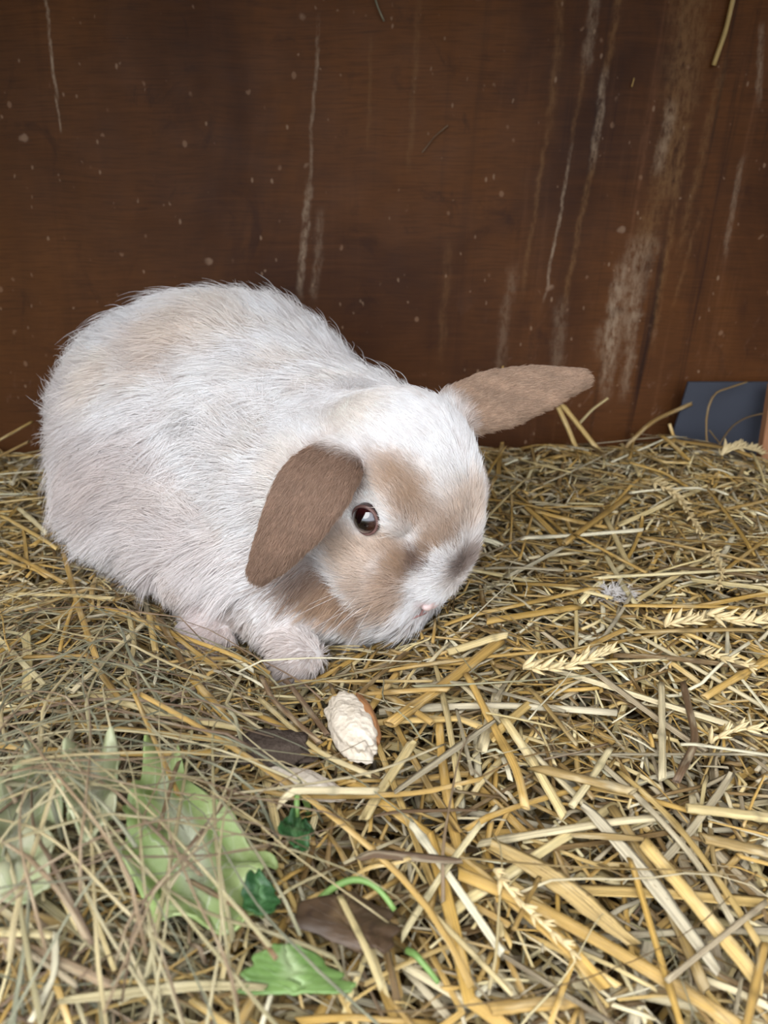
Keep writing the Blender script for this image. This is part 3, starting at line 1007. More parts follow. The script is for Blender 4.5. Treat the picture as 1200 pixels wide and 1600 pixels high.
KEYS = ['gold', 'pale', 'brown', 'grey']
def fill(pile, count, lens, wids, zmax, seg=5, dark=1.0, only_view=False, hay=False, margin=330):
    done = tries = 0
    while done < count and tries < count * (10 if hay else 4):
        tries += 1
        x = rng.uniform(-.66, .66); y = -abs(rng.uniform(.0, .90))
        if hay: x, y = rng.uniform(-.34, .10), -rng.uniform(.30, .64)
        if only_view and not view_ok(x, y, 60 if hay else margin): continue
        hn = hayness(x, y)
        if hay and rng.random() > hn * .95 + .05: continue
        if not hay and rng.random() < hn * .35: continue
        L = rng.uniform(*lens) * rng.uniform(.6, 1.1)
        w = rng.uniform(*wids)
        kind = 'hay' if hay else 'straw'
        flat = rng.random() < .70
        t = w * (rng.uniform(.22, .4) if flat else rng.uniform(.6, .9))
        xy = random_path(x, y, L, rng.uniform(0, math.pi), kind, 9 if hay else seg)
        if not legal(np.column_stack([xy, np.full(len(xy), .04)]), -1): continue
        z = drop(xy, w, t, .25 if hay else rng.uniform(.3, .95))
        P = np.column_stack([xy, z])
        if (z > S_np(xy[:, 0], xy[:, 1]) + zmax).any() or not legal(P): continue
        stamp(P, w, t)
        key = ('hay', 'hay', 'hay', 'gold', 'pale', 'brown')[rng.integers(6)] if hay else KEYS[rng.choice(4, p=[.42, .20, .22, .16])]
        if not hay and hn > .3 and rng.random() < .5: key = 'hay'
        n = len(P)
        tp = np.ones(n)
        if hay: tp = np.linspace(1, .35, n)
        elif rng.random() < .3: tp = np.linspace(1, rng.uniform(.3, .8), n)
        V, F, U = sweep(P, w * tp, t * tp, SEC6 if not (flat and w > .003) else SECL, rng.normal() * .35)
        pile.add(V, F, U, color(key, dark))
        done += 1
    return done

MARKS = []
def describe(P, w, key, flat, hc=None):
    L = float(np.linalg.norm(np.diff(P, axis=0), axis=1).sum())
    chord = float(np.linalg.norm(P[-1] - P[0]))
    size = 'short' if L < .05 else ('long' if L > .095 else '')
    thick = 'thick' if w > .0040 else ('thin' if w < .0024 else '')
    form = 'bent' if chord < L * .965 else 'straight'
    HAYW = ['dull yellow', 'grey green', 'pale yellow', 'dark grey green', 'cream', 'brownish', 'brown']
    if hc is not None: key = 'hay'
    colr = HAYW[hc] if hc is not None else {'gold': 'golden', 'pale': 'pale cream', 'brown': 'dull brown', 'grey': 'weathered grey', 'hay': 'grey green', 'mauve': 'dark brown'}[key]
    kind = 'hay strand' if key == 'hay' else ('plant stem' if key == 'mauve' else ('straw sheath' if flat else 'straw stalk'))
    m = P.mean(0)
    near = min(MARKS, key=lambda q: np.hypot(*(q[1][:2] - m[:2])) / q[2])
    return ' '.join(q for q in (size, thick if kind != 'hay strand' else ('wide' if w > .0014 else ('fine' if w < .0009 else '')), form, colr, 'split' if flat else '', kind, near[0]) if q)

def straw_obj(name, P, w, t, key, flat, label, group, node=True, tp=None, cat='straw', colr=None):
    n = len(P)
    tp = np.ones(n) if tp is None else tp
    ww, tt_ = w * tp, t * tp
    c = color(key) if colr is None else np.array(colr)
    C = np.tile(c, (n, 1))
    if node and not flat and n >= 9:
        k = rng.integers(2, n - 2)
        ww = ww.copy(); tt_ = tt_.copy()
        ww[k] *= 1.22; tt_[k] *= 1.22; C[k] *= .6
    V, F, U = sweep(P, ww, tt_, SECL if flat else SEC8, rng.normal() * .25, hollow=not flat)
    k = len(SECL)
    if not flat: C = np.concatenate([C[:1] * .35, C[:1] * .8, C, C[-1:] * .8, C[-1:] * .35])
    b = P.mean(0)
    o = mesh_obj(name, V - b, F, M_STRAW, uv=U, attrs={'Col': np.repeat(C, k, axis=0), 'rnd': np.full(len(V), .97 if key == 'freckled' else rng.random())})
    o.location = b
    return tag(o, label, cat, group)

# ---- lower layers: countless stalks as one mass
pile = Pile()
nfill = []
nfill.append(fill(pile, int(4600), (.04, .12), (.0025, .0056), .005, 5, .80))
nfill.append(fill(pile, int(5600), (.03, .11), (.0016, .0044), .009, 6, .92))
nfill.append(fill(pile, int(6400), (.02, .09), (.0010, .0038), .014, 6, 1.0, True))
hayp = Pile()
nfill.append(fill(hayp, int(1100), (.05, .15), (.0007, .0016), .018, 9, 1.0, True, True))
nfill.append(fill(pile, int(1400), (.03, .09), (.0014, .0040), .017, 6, 1.0, True, margin=40))
nfill.append(fill(pile, int(3600), (.006, .040), (.0006, .0022), .020, 4, 1.05, True, margin=40))
nfill.append(fill(pile, int(2600), (.008, .045), (.0006, .0024), .018, 4, 1.05, True))
S_OFF = 0.010   # the loose top of the pile stands this far above its mean level
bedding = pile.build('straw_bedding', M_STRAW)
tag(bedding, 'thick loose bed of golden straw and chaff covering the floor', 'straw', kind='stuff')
iu, ju = np.arange(0, HN[0], 5), np.arange(0, HN[1], 5)
bx_, by_ = np.meshgrid(GX0 + CELL * iu, GY0 + CELL * ju, indexing='ij')
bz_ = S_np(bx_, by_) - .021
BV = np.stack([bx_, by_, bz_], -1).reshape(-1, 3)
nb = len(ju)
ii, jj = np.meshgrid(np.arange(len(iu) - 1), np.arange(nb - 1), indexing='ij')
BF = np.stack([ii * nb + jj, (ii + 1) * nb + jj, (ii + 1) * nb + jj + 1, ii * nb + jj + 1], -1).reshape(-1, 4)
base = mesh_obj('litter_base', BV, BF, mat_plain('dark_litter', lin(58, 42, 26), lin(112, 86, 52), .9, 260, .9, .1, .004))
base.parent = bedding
base['kind'] = 'stuff'

# ------------------------------------------------------------------ food and leaves on the bedding
def blur_max(H, r):
    out = H.copy()
    for ax in (0, 1):
        acc = out.copy()
        for k in range(-r, r + 1): acc = np.maximum(acc, np.roll(out, k, ax))
        out = acc
    for ax in (0, 1):
        acc = 0
        for k in range(-r, r + 1): acc = acc + np.roll(out, k, ax)
        out = acc / (2 * r + 1)
    return out

def leaf(name, rows, mat, amp, freq, label, cat, nu=30, nv=36, lift=.001, thick=.0007, seed=1, curl=.0, group=None, cup=0.0, follow=1.0):
    """a leaf whose outline is given by left and right edge per row, laid over the bedding and ruffled"""
    rows = np.array(rows, float)
    Hb = blur_max(HM, 5)
    r = np.random.default_rng(seed)
    v = np.linspace(0, 1, nv)
    ys = rows[0, 0] + (rows[-1, 0] - rows[0, 0]) * v
    xl, xr = np.interp(ys, rows[:, 0], rows[:, 1]), np.interp(ys, rows[:, 0], rows[:, 2])
    k = np.array([.25, .5, .25])
    for _ in range(3):
        xl[1:-1] = np.convolve(xl, k, 'valid'); xr[1:-1] = np.convolve(xr, k, 'valid')
    ph = r.uniform(0, 6, 4)
    wid = (xr - xl)
    xl = xl + wid * .05 * np.sin(v * 17 + ph[0]); xr = xr + wid * .05 * np.sin(v * 21 + ph[1])
    uu = np.linspace(-1, 1, nu)
    V, UV = [], []
    base_z = None
    for a in range(nv):
        for b in range(nu):
            p = on_s(xl[a] + (xr[a] - xl[a]) * (uu[b] + 1) / 2, ys[a])
            V.append(p); UV.append(((uu[b] + 1) / 2, v[a]))
    V = np.array(V); UV = np.array(UV)
    i, j = cell(V[:, 0], V[:, 1])
    z = Hb[i, j]
    z = z * follow + z.mean() * (1 - follow)
    U = np.tile(uu, nv); W = np.repeat(v, nu)
    ruf = np.zeros(len(V))
    for q in range(7):
        kx, ky = r.normal(size=2) * freq
        ruf += np.sin(V[:, 0] * kx + V[:, 1] * ky + r.uniform(0, 6))
    edge = .35 + .65 * np.abs(U) ** 2
    z = z + lift + amp * (.55 + .45 * ruf / 2.6) * edge + curl * np.abs(U) ** 3 + cup * U * U - .0012 * np.exp(-(U / .06) ** 2)
    V[:, 2] = z
    np.maximum.at(HM, (i, j), z + .0006)
    a, b = np.meshgrid(np.arange(nv - 1), np.arange(nu - 1), indexing='ij')
    F = np.stack([a * nu + b, (a + 1) * nu + b, (a + 1) * nu + b + 1, a * nu + b + 1], -1).reshape(-1, 4)
    c = V.mean(0)
    o = mesh_obj(name, V - c, F, mat, uv=UV)
    o.location = c
    so = o.modifiers.new('thickness', 'SOLIDIFY'); so.thickness = thick; so.offset = 1
    tag(o, label, cat, group)
    return o, V.reshape(nv, nu, 3)

def mat_leaf(name, green, rib, edge, rough, trans, spots=None, veins=.7):
    m = N(name)
    u_, v_ = m.uv()
    x, y, z = m.obj()
    a = (u_ - .5).abs() * 2.0
    n = m.noise(m.vec(x, y, z), 70.0, 4, .6)
    side = (v_ * 7.0 + a * 2.6 + n * 1.1)
    vein = m.ss((m.math('FRACT', side) - .5).abs(), .09, .01) * m.ss(a, 1.0, .2)
    c = m.mix(m.ss(n, .35, .7), green, edge)
    c = m.mix(vein * veins, c, rib)
    c = m.mix(m.ss(a + (n - .5) * .5, .34, .05) * m.ss(v_, 1.0, .45), c, rib)
    if spots is not None:
        c = m.mix(m.ss(m.noise(m.vec(x, y, z), 220.0, 3, .6), .58, .70) * .7, c, spots)
    m.leafy(c, rough, trans, m.bump(n * .6 + vein * .5, .5, .0008))
    return m.m

M_LET = mat_leaf('lettuce_leaf', lin(158, 182, 108), lin(222, 226, 198), lin(192, 206, 148), .4, .35)
M_LETB = mat_leaf('bruised_lettuce', lin(104, 136, 72), lin(150, 168, 120), lin(124, 152, 88), .4, .2, None, .12)
M_LETW = mat_leaf('wilted_lettuce', lin(176, 186, 140), lin(206, 206, 182), lin(192, 190, 158), .3, .4)
M_DEAD = mat_leaf('dead_leaf', lin(62, 47, 32), lin(100, 80, 56), lin(80, 61, 42), .55, .05, lin(52, 38, 28), .3)
M_HERB = mat_leaf('herb_leaf', lin(38, 74, 38), lin(92, 130, 82), lin(58, 100, 52), .45, .2)

leaf('lettuce_leaf', [(1248, 245, 288), (1290, 222, 306), (1330, 205, 352), (1370, 200, 412), (1410, 203, 430), (1450, 215, 420), (1490, 250, 405), (1515, 320, 385)],
     M_LET, .012, 420, 'crumpled pale green lettuce leaf with white rib under the hay', 'lettuce', 44, 48, .001, seed=3)
leaf('lettuce_leaf', [(1238, 60, 122), (1270, 30, 150), (1310, 0, 120), (1360, -30, 90), (1420, -40, 110), (1450, -20, 90)],
     M_LETW, .012, 380, 'wilted greyish lettuce leaf half buried in thin hay', 'lettuce', 34, 38, .001, seed=5)
leaf('lettuce_leaf', [(1285, 130, 202), (1320, 125, 206), (1360, 120, 204), (1400, 130, 200), (1425, 150, 190)],
     M_LETW, .010, 420, 'limp translucent lettuce scrap beside the green lettuce leaf', 'lettuce', 24, 28, .001, seed=8)
leaf('lettuce_leaf', [(1540, 430, 468), (1560, 402, 505), (1585, 388, 538), (1615, 385, 560)],
     M_LETB, .004, 170, 'smooth green lettuce piece in front of the dead brown leaf', 'lettuce', 26, 24, .004, seed=11, follow=.25)
leaf('dead_leaf', [(1456, 535, 556), (1470, 490, 590), (1490, 458, 612), (1510, 462, 618), (1535, 510, 616), (1556, 570, 598)],
     M_DEAD, .003, 90, 'dark brown dead leaf lying among the straw', 'leaf', 26, 26, .004, seed=2, cup=-.003, follow=.35)
herb, HV = leaf('herb_sprig', [(1342, 466, 480), (1358, 448, 494), (1378, 440, 492), (1398, 444, 486), (1410, 456, 472)],
     M_HERB, .005, 420, 'dark green crumpled herb leaf on a thin stem', 'herb', 20, 20, .003, seed=4)
leaf('herb_leaf', [(1465, 400, 414), (1485, 388, 436), (1505, 388, 444), (1525, 396, 428)],
     M_HERB, .004, 380, 'small dark green leaf scrap tucked beside the lettuce leaf', 'leaf', 18, 18, .001, seed=6)
M_STEM = mat_plain('green_stem', lin(72, 104, 52), lin(128, 158, 86), .5, 120, .4)
def stem(name, pts, w, lift, mat):
    P = smooth_path([on_s(*p)[:2] for p in pts], 18)
    z = drop(P, w, w, .4) + lift * np.sin(np.linspace(0, math.pi, 18))
    P = np.column_stack([P, z]); stamp(P, w, w)
    c = P.mean(0)
    V, F = tube(P - c, np.linspace(w / 2, w / 2 * .7, 18), 8)
    o = mesh_obj(name, V, F, mat); o.location = c
    return o
st = stem('stem', [(482, 1268), (474, 1290), (470, 1320), (468, 1348)], .0026, .010, M_STEM)
st.parent = herb; st.matrix_parent_inverse = Matrix.Translation(-Vector(herb.location))
tag(stem('green_stem', [(488, 1448), (520, 1442), (556, 1446), (590, 1462), (616, 1486)], .0024, .006, M_STEM), 'curved fresh green stem lying over the dead brown leaf', 'stem')
tag(stem('green_stem', [(636, 1508), (655, 1530), (684, 1550)], .0022, .001, M_STEM), 'short green stem in the straw near the dead leaf', 'stem')

# bread crust
def lump(c, r, R, seed, amp, fr, nu=40, nv=26, cutx=None):
    Vv, Ff = lathe_sphere(nu, nv)
    rr = np.random.default_rng(seed)
    d = np.zeros(len(Vv))
    for q in range(10):
        k = rr.normal(size=3) * fr * (1 + q * .35)
        d += np.sin(Vv @ k + rr.uniform(0, 6)) / (1 + q * .3)
    Vv = Vv * (1 + amp * d / 3)[:, None] * np.array(r)
    return Vv @ np.asarray(R).T + np.asarray(c), Ff
def mat_crumb():
    m = N('bread_crumb')
    x, y, z = m.obj()
    n = m.noise(m.vec(x, y, z), 260.0, 5, .65)
    p = m.voro(m.vec(x, y, z), 420.0)
    m.bsdf(m.mix(n, lin(184, 170, 148), lin(222, 212, 196)), .85, m.bump(n + p, .45, .0014))
    return m.m
M_CRUMB = mat_crumb()
M_CRUST = mat_plain('bread_crust', lin(120, 78, 44), lin(164, 118, 76), .7, 240, .6, .4)
b0, b1 = on_s(533, 1122), on_s(572, 1212)
bd = b1 - b0; ba = math.atan2(bd[1], bd[0])
bi, bj = cell(np.array([(b0[0] + b1[0]) / 2]), np.array([(b0[1] + b1[1]) / 2]))
bc = np.array([(b0[0] + b1[0]) / 2, (b0[1] + b1[1]) / 2, max(float(HM[bi, bj][0]), .038) + .006])
bread = empty('bread_piece', tuple(bc - np.array([0, 0, .006])))
tag(bread, 'torn chunk of white bread with brown crust edge on the straw', 'bread')
LB = float(np.hypot(bd[0], bd[1])) / 2
RB = rotz(ba)
V_, F_ = lump(bc, (LB * 1.08, .0092, .0080), RB, 17, .20, 2.4, 48, 32)
ins = (V_ - bc) @ RB
attach(mesh_obj('crumb', V_, F_, M_CRUMB), bread)
V_, F_ = lump(bc + RB @ np.array([-.004, .0068, -.0010]), (LB * .80, .0042, .0078), RB, 9, .12, 3.0, 40, 26)
attach(tag(mesh_obj('crust', V_, F_, M_CRUST), 'browned crust'), bread)
for q in np.linspace(-1, 1, 9):
    p = bc + RB @ np.array([LB * q, 0, 0]); stamp(np.stack([p - .001, p + .001]), .018, .016)

fc = on_s(478, 1247)
V_, F_ = lump((0, 0, 0), (.016, .0055, .0045), rotz(-.45), 12, .2, 3.0, 30, 18)
o = mesh_obj('bread_crumb', V_, F_, M_CRUMB); o.location = (fc[0], fc[1], float(HM[cell(fc[:1], fc[1:2])][0]) + .002)
tag(o, 'small pale bread scrap lying beside the dark clod', 'bread')
cc_ = on_s(428, 1196)
V_, F_ = lump((0, 0, 0), (.016, .011, .006), rotz(-.2), 14, .22, 4.0, 36, 22)
o = mesh_obj('dirt_clod', V_, F_, mat_plain('dark_dirt', lin(58, 48, 42), lin(98, 86, 76), .95, 420, 1.0, .1, .002))
o.location = (cc_[0], cc_[1], float(HM[cell(cc_[:1], cc_[1:2])][0]) + .001)
tag(o, 'dark grey brown clod of dirt in the hay near the bread', 'dirt')
fl = on_s(958, 938)
fl[2] = float(HM[cell(fl[:1], fl[1:2])][0]) + .001
fv, ff, nfv = [], [], 0
for _ in range(260):
    th = rng.uniform(0, 6.28); r0 = rng.uniform(0, 1) ** .5
    p0 = np.array([.011 * r0 * math.cos(th), .009 * r0 * math.sin(th), rng.uniform(0, .003) * (1 - r0)])
    d0 = np.array([math.cos(th) * .6 + rng.normal() * .6 + .4, math.sin(th) * .6 + rng.normal() * .6, abs(rng.normal()) * .35])
    d0 = d0 / np.linalg.norm(d0) * rng.uniform(.005, .011)
    t_ = np.linspace(0, 1, 5)[:, None]
    Ps = p0 + d0 * t_ + np.array([rng.normal() * .002, rng.normal() * .002, -.002]) * t_ ** 2
    V_, F_, _u = sweep(Ps, np.linspace(.0004, .00012, 5), np.linspace(.0003, .0001, 5), SEC6)
    fv.append(V_); ff.append(F_ + nfv); nfv += len(V_)
o = mesh_obj('fur_tuft', np.concatenate(fv), np.concatenate(ff), mat_plain('fluff', lin(190, 184, 178), lin(226, 222, 218), 1.0, 500, .1, .0, .001))
o.location = fl
tag(o, 'small whitish tuft of shed fur on the straw', 'fur tuft')

# ------------------------------------------------------------------ traced stalks: pixel path, width px, colour, flat?, label
G, PA, BRN, GR = 'gold', 'pale', 'brown', 'grey'
hero = [
 ([(640, 1322), (712, 1412), (784, 1502)], 13, PA, 0, 'straight cream white straw stalk with open end beside a leaf sheath'),
 ([(1015, 1306), (880, 1318), (748, 1328)], 15, PA, 0, 'pale flat-lying straw stalk snapped at one end above the broad sheath'),
 ([(748, 1330), (690, 1398), (628, 1474)], 12, PA, 0, 'pale straw stalk slanting away from a snapped stalk'),
 ([(765, 1342), (860, 1392), (990, 1484)], 34, 'freckled', 1, 'broad tan straw leaf sheath with brown freckles'),
 ([(715, 1396), (860, 1450), (1030, 1522), (1190, 1590)], 21, G, 0, 'long thick yellow straw stalk under the broad sheath'),
 ([(905, 1288), (1010, 1390), (1125, 1512)], 26, GR, 1, 'wide grey weathered straw sheath beside a thick golden stalk'),
 ([(1000, 1345), (1100, 1430), (1198, 1512)], 25, G, 0, 'thick golden straw stalk beside the grey weathered sheath'),
 ([(965, 1224), (1040, 1285), (1095, 1342), (1190, 1462)], 10, G, 0, None), ([(938, 1212), (1010, 1275), (1085, 1348), (1150, 1442)], 11, GR, 0, None),
 ([(785, 1150), (830, 1212), (880, 1290)], 14, G, 0, None), ([(872, 1200), (900, 1235), (925, 1266)], 9, BRN, 0, None), ([(950, 1190), (922, 1238), (890, 1282)], 12, PA, 0, None),
 ([(840, 1226), (985, 1262)], 20, BRN, 0, None), ([(1070, 1276), (1215, 1279)], 22, G, 0, None), ([(1096, 1315), (1212, 1322)], 20, BRN, 0, None),
 ([(980, 1366), (1030, 1500), (1072, 1605)], 13, G, 0, None), ([(1199, 1462), (1166, 1608)], 14, G, 0, None), ([(765, 1580), (900, 1562)], 21, G, 0, None),
 ([(780, 1500), (870, 1552), (972, 1605)], 17, GR, 1, None),
 ([(225, 1200), (320, 1233), (430, 1290), (540, 1355), (640, 1430), (705, 1500), (735, 1570)], 11, G, 0, 'long gently curved golden straw stalk passing the herb sprig'),
 ([(1032, 1075), (1032, 1236)], 11, PA, 0, 'short straight pale greenish straw with clean cut ends by a brown weed stem'),
 ([(1066, 1072), (1086, 1172), (1054, 1236)], 12, 'mauve', 0, 'crooked dark brown weed stem in the straw'),
 ([(848, 1210), (900, 1195), (948, 1174)], 6, 'mauve', 0, None), ([(608, 1154), (690, 1092), (783, 1010)], 20, G, 0, 'thick golden straw stalk pointing at the bread chunk'),
 ([(700, 1018), (792, 1011)], 15, G, 0, None), ([(727, 1074), (770, 1165), (808, 1235), (818, 1292)], 13, G, 0, None), ([(757, 1150), (867, 1156)], 7, PA, 0, None),
 ([(975, 960), (1160, 962)], 8, G, 0, None), ([(930, 914), (1060, 905), (1197, 893)], 9, PA, 0, None), ([(1060, 1180), (1205, 1185)], 9, PA, 0, None),
 ([(99, 862), (128, 976), (158, 1072)], 9, G, 0, 'long golden straw stalk running along the rabbit\'s flank'), ([(203, 974), (213, 1024), (203, 1074)], 8, G, 0, None), ([(235, 974), (245, 1032)], 10, G, 0, None),
 ([(250, 982), (293, 1058)], 10, BRN, 0, None), ([(300, 1072), (372, 1162)], 13, G, 0, None), ([(148, 1102), (260, 1140), (378, 1163)], 12, PA, 0, None),
 ([(405, 1094), (500, 1206), (580, 1256)], 9, G, 0, None), ([(408, 1054), (424, 1100), (475, 1160), (500, 1186)], 9, 'mauve', 0, None), ([(444, 1054), (512, 1163)], 9, 'mauve', 0, None),
 ([(620, 1052), (568, 1132)], 11, G, 0, None), ([(460, 1062), (676, 1081)], 8, G, 0, None), ([(508, 1083), (700, 1109)], 9, G, 0, None),
 ([(370, 1328), (480, 1308), (590, 1266), (692, 1194)], 7, PA, 0, 'thin curved cream straw sweeping past the herb sprig stem'),
 ([(380, 1244), (460, 1266), (668, 1272), (752, 1249)], 8, G, 0, None), ([(616, 1271), (772, 1157)], 20, GR, 1, None), ([(584, 1291), (745, 1278)], 11, 'mauve', 1, None),
 ([(712, 1137), (736, 1248)], 6, GR, 0, None), ([(440, 1327), (590, 1298)], 12, PA, 0, None), ([(772, 1123), (804, 1049)], 7, GR, 0, None),
 ([(-10, 1470), (88, 1477)], 15, PA, 0, None), ([(90, 1562), (320, 1578), (420, 1600)], 22, PA, 1, None), ([(30, 1488), (124, 1555)], 11, GR, 0, None), ([(92, 1478), (90, 1540), (50, 1605)], 11, PA, 0, None),
 ([(69, 1178), (0, 1310)], 6, PA, 0, None), ([(221, 1195), (288, 1310)], 8, G, 0, None), ([(290, 1270), (256, 1356)], 7, 'mauve', 0, None), ([(384, 1318), (298, 1390)], 7, 'mauve', 0, None),
 ([(300, 1414), (384, 1500), (440, 1605)], 8, 'mauve', 0, None), ([(533, 1460), (597, 1603)], 11, PA, 0, 'straight cream straw lying across the dead brown leaf'),
 ([(880, 860), (985, 775)], 11, G, 0, None), ([(900, 850), (1010, 900)], 8, G, 0, None), ([(800, 925), (905, 930)], 14, G, 1, None), ([(990, 1000), (1190, 990)], 9, BRN, 0, None),
 ([(1100, 1090), (1200, 1040)], 12, G, 0, None), ([(900, 1040), (975, 1000)], 10, G, 0, None), ([(760, 985), (900, 960)], 16, G, 0, None), ([(640, 1010), (560, 1100)], 7, BRN, 0, None),
 ([(820, 1090), (900, 1180)], 9, BRN, 0, None), ([(560, 1400), (720, 1392)], 16, 'mauve', 1, None), ([(640, 1420), (800, 1560)], 10, G, 0, None), ([(480, 1420), (640, 1400)], 9, G, 0, None),
 ([(0, 870), (100, 905)], 8, G, 0, None), ([(30, 800), (75, 840)], 8, PA, 0, None), ([(0, 810), (90, 860)], 7, G, 0, None), ([(20, 930), (180, 960)], 8, G, 0, None),
 ([(890, 1330), (1000, 1345)], 12, BRN, 1, None), ([(1040, 1540), (1200, 1400)], 9, GR, 0, None), ([(840, 1400), (800, 1480)], 8, G, 0, None), ([(900, 1500), (860, 1600)], 9, G, 0, None),
]
CLS = {('freckled', 1): ('', 'freckled sheaths'), ('gold', 0): ('golden hollow straw stalk lying loose on the bedding', 'golden straw stalks'), ('gold', 1): ('golden split straw sheath lying flat on the bedding', 'golden straw sheaths'),
       ('pale', 0): ('pale cream straw stalk lying loose on the bedding', 'pale straw stalks'), ('pale', 1): ('pale cream split straw sheath lying flat on the bedding', 'pale straw sheaths'),
       ('brown', 0): ('dull brown straw stalk lying among the golden ones', 'brown straw stalks'), ('brown', 1): ('dull brown split straw sheath lying among the golden ones', 'brown straw sheaths'),
       ('grey', 0): ('weathered grey straw stalk lying among the golden ones', 'grey straw stalks'), ('grey', 1): ('weathered grey split straw sheath among the golden stalks', 'grey straw sheaths'),
       ('mauve', 0): ('thin dark brown plant stem lying on the bedding', 'dark brown plant stems'), ('mauve', 1): ('flat dark brown dry blade lying on the bedding', 'dark brown dry blades'),
       ('hay', 0): ('thin grey green hay strand lying across the bedding', 'hay strands')}

MARKS += [(a_, on_s(b_, c_), d_) for a_, b_, c_, d_ in (
    ('near the chunk of bread', 552, 1165, 1), ('beside the rabbit\'s front paws', 440, 1060, 1), ('in front of the rabbit\'s nose', 680, 1010, 1), ('along the rabbit\'s flank', 160, 960, 1),
    ('by the green lettuce leaf', 310, 1400, 1), ('by the wilted lettuce', 60, 1340, 1), ('by the dark green herb sprig', 466, 1375, .8), ('by the dead brown leaf', 540, 1510, 1),
    ('by the broad freckled sheath', 880, 1410, 1), ('by the crooked brown weed stem', 1075, 1160, 1), ('by the plump wheat ear', 885, 1070, 1), ('by the frayed wheat ear', 1150, 990, 1),
    ('by the whitish fur tuft', 958, 938, 1), ('in front of the grey board', 1120, 760, 1.1), ('under the outstretched ear', 830, 760, 1.1), ('behind the rabbit\'s rump', 20, 740, 1.2),
    ('beside the thick golden stalk', 1110, 1440, .9), ('beside the white straight stalk', 712, 1412, .8), ('by the dark dirt clod', 428, 1196, .9), ('among the foreground hay', 150, 1540, 1))]
# random single stalks of the top layer first, the traced ones over them
n_ind = 0
want = 215
tries = 0
while n_ind < want and tries < 4000:
    tries += 1
    x = rng.uniform(-.45, .45); y = -rng.uniform(.01, .62)
    if not view_ok(x, y, -5) or rng.random() < hayness(x, y) * .7: continue
    L = rng.uniform(.04, .12); flat = int(rng.random() < .45)
    w = rng.uniform(.0016, .0040) * (1.3 if flat else 1)
    t = w * (.30 if flat else .55)
    xy = random_path(x, y, L, rng.uniform(0, math.pi), 'straw', 10)
    if not legal(np.column_stack([xy, np.full(len(xy), .045)]), -1): continue
    z = drop(xy, w, t, rng.uniform(.4, .9))
    P = np.column_stack([xy, z])
    if (z > S_np(xy[:, 0], xy[:, 1]) + .023).any() or not legal(P, .005): continue
    stamp(P, w, t)
    key = KEYS[rng.choice(4, p=[.5, .24, .13, .13])]
    gp = CLS[(key, flat)][1]; lb = describe(P, w, key, flat)
    straw_obj('straw_sheath' if flat else 'straw_stalk', P, w, t, key, flat, lb, gp)
    n_ind += 1

def trace(pts, wpx, key, flat, label=None, n=14):
    xyz = [on_s(*p, dz=.003) for p in pts]
    dep = np.mean([(q - CAM) @ CF for q in xyz])
    w = wpx / F_PX * dep
    t = w * (.28 if flat else .50)
    xy = smooth_path([q[:2] for q in xyz], n)
    z = drop(xy, w, t, .85, .25)
    P = np.column_stack([xy, z])
    stamp(P, w, t)
    gp = CLS[(key, flat)][1]; lb = label or describe(P, w, key, flat)
    if label: gp = None
    nm = 'weed_stem' if key == 'mauve' and not flat else ('straw_sheath' if flat else 'straw_stalk')
    tp = None
    if flat: tp = .35 + .65 * np.sin(np.linspace(.25, math.pi - .15, n)) ** .7
    return straw_obj(nm, P, w, t, key, flat, lb, gp, tp=tp, cat='stem' if nm == 'weed_stem' else 'straw')
for h_ in hero: trace(*h_)

# thin hay over the left foreground: some blades singly, then the countless fine ones
n_hay = 0
tries = 0
while n_hay < 128 and tries < 4000:
    tries += 1
    over = n_hay >= 90
    x = rng.uniform(-.33, .05); y = -rng.uniform(.32, .62)
    if over: x, y = on_s(rng.uniform(0, 440), rng.uniform(1240, 1540))[:2]
    if not view_ok(x, y, 10) or rng.random() > hayness(x, y) + over: continue
    L = rng.uniform(.05, .14); w = rng.uniform(.0007, .0013) if over else rng.uniform(.0009, .0018)
    xy = random_path(x, y, L, rng.uniform(0, math.pi), 'hay', 14)
    if not legal(np.column_stack([xy, np.full(len(xy), .045)]), -1): continue
    z = drop(xy, w, w * .4, .3)
    P = np.column_stack([xy, z])
    if not legal(P, .004): continue
    stamp(P, w, w * .4)
    hc = int(rng.integers(7))
    straw_obj('hay_strand', P, w, w * .45, 'hay', 0, describe(P, w, 'hay', 0, hc), 'hay strands', node=False, colr=lin(*PAL['hay'][hc])[:3], tp=np.linspace(1, .3, 14), cat='hay')
    n_hay += 1
fill(hayp, int(260), (.04, .13), (.0006, .0014), .030, 9, 1.0, True, True)
tag(hayp.build('loose_hay', M_STRAW), 'fine grey green hay strewn over the bedding in front of the rabbit', 'hay', kind='stuff')

# ---- stalks that stand up from the bedding near the wall: 3D paths
def stand(pts, wpx, key, label, name='straw_stalk', n=14, group=None):
    """pts: (px, py, y) points on planes parallel to the wall"""
    P = smooth_path([on_y(*p) for p in pts], n)
    dep = float(np.mean((P - CAM) @ CF))
    w = wpx / F_PX * dep
    return straw_obj(name, P, w, w * .7, key, 0, label, group, node=False)
stand([(905, 712, -.055), (888, 670, -.05), (872, 636, -.045)], 10, G, 'short golden straw standing up behind the outstretched ear')
stand([(945, 716, -.055), (910, 672, -.05), (880, 634, -.045)], 10, G, 'golden straw leaning over a short one behind the outstretched ear')
stand([(905, 662, -.03), (925, 640, -.025), (950, 622, -.02)], 5, G, 'thin golden straw tip poking up against the wall')
stand([(935, 755, -.09), (985, 690, -.06), (1018, 658, -.045), (1082, 630, -.03)], 9, 'brown', 'bent tan straw leaning up towards the grey board')
stand([(1066, 728, -.06), (1055, 690, -.055), (1046, 662, -.05)], 7, G, 'short golden straw standing before the grey board')
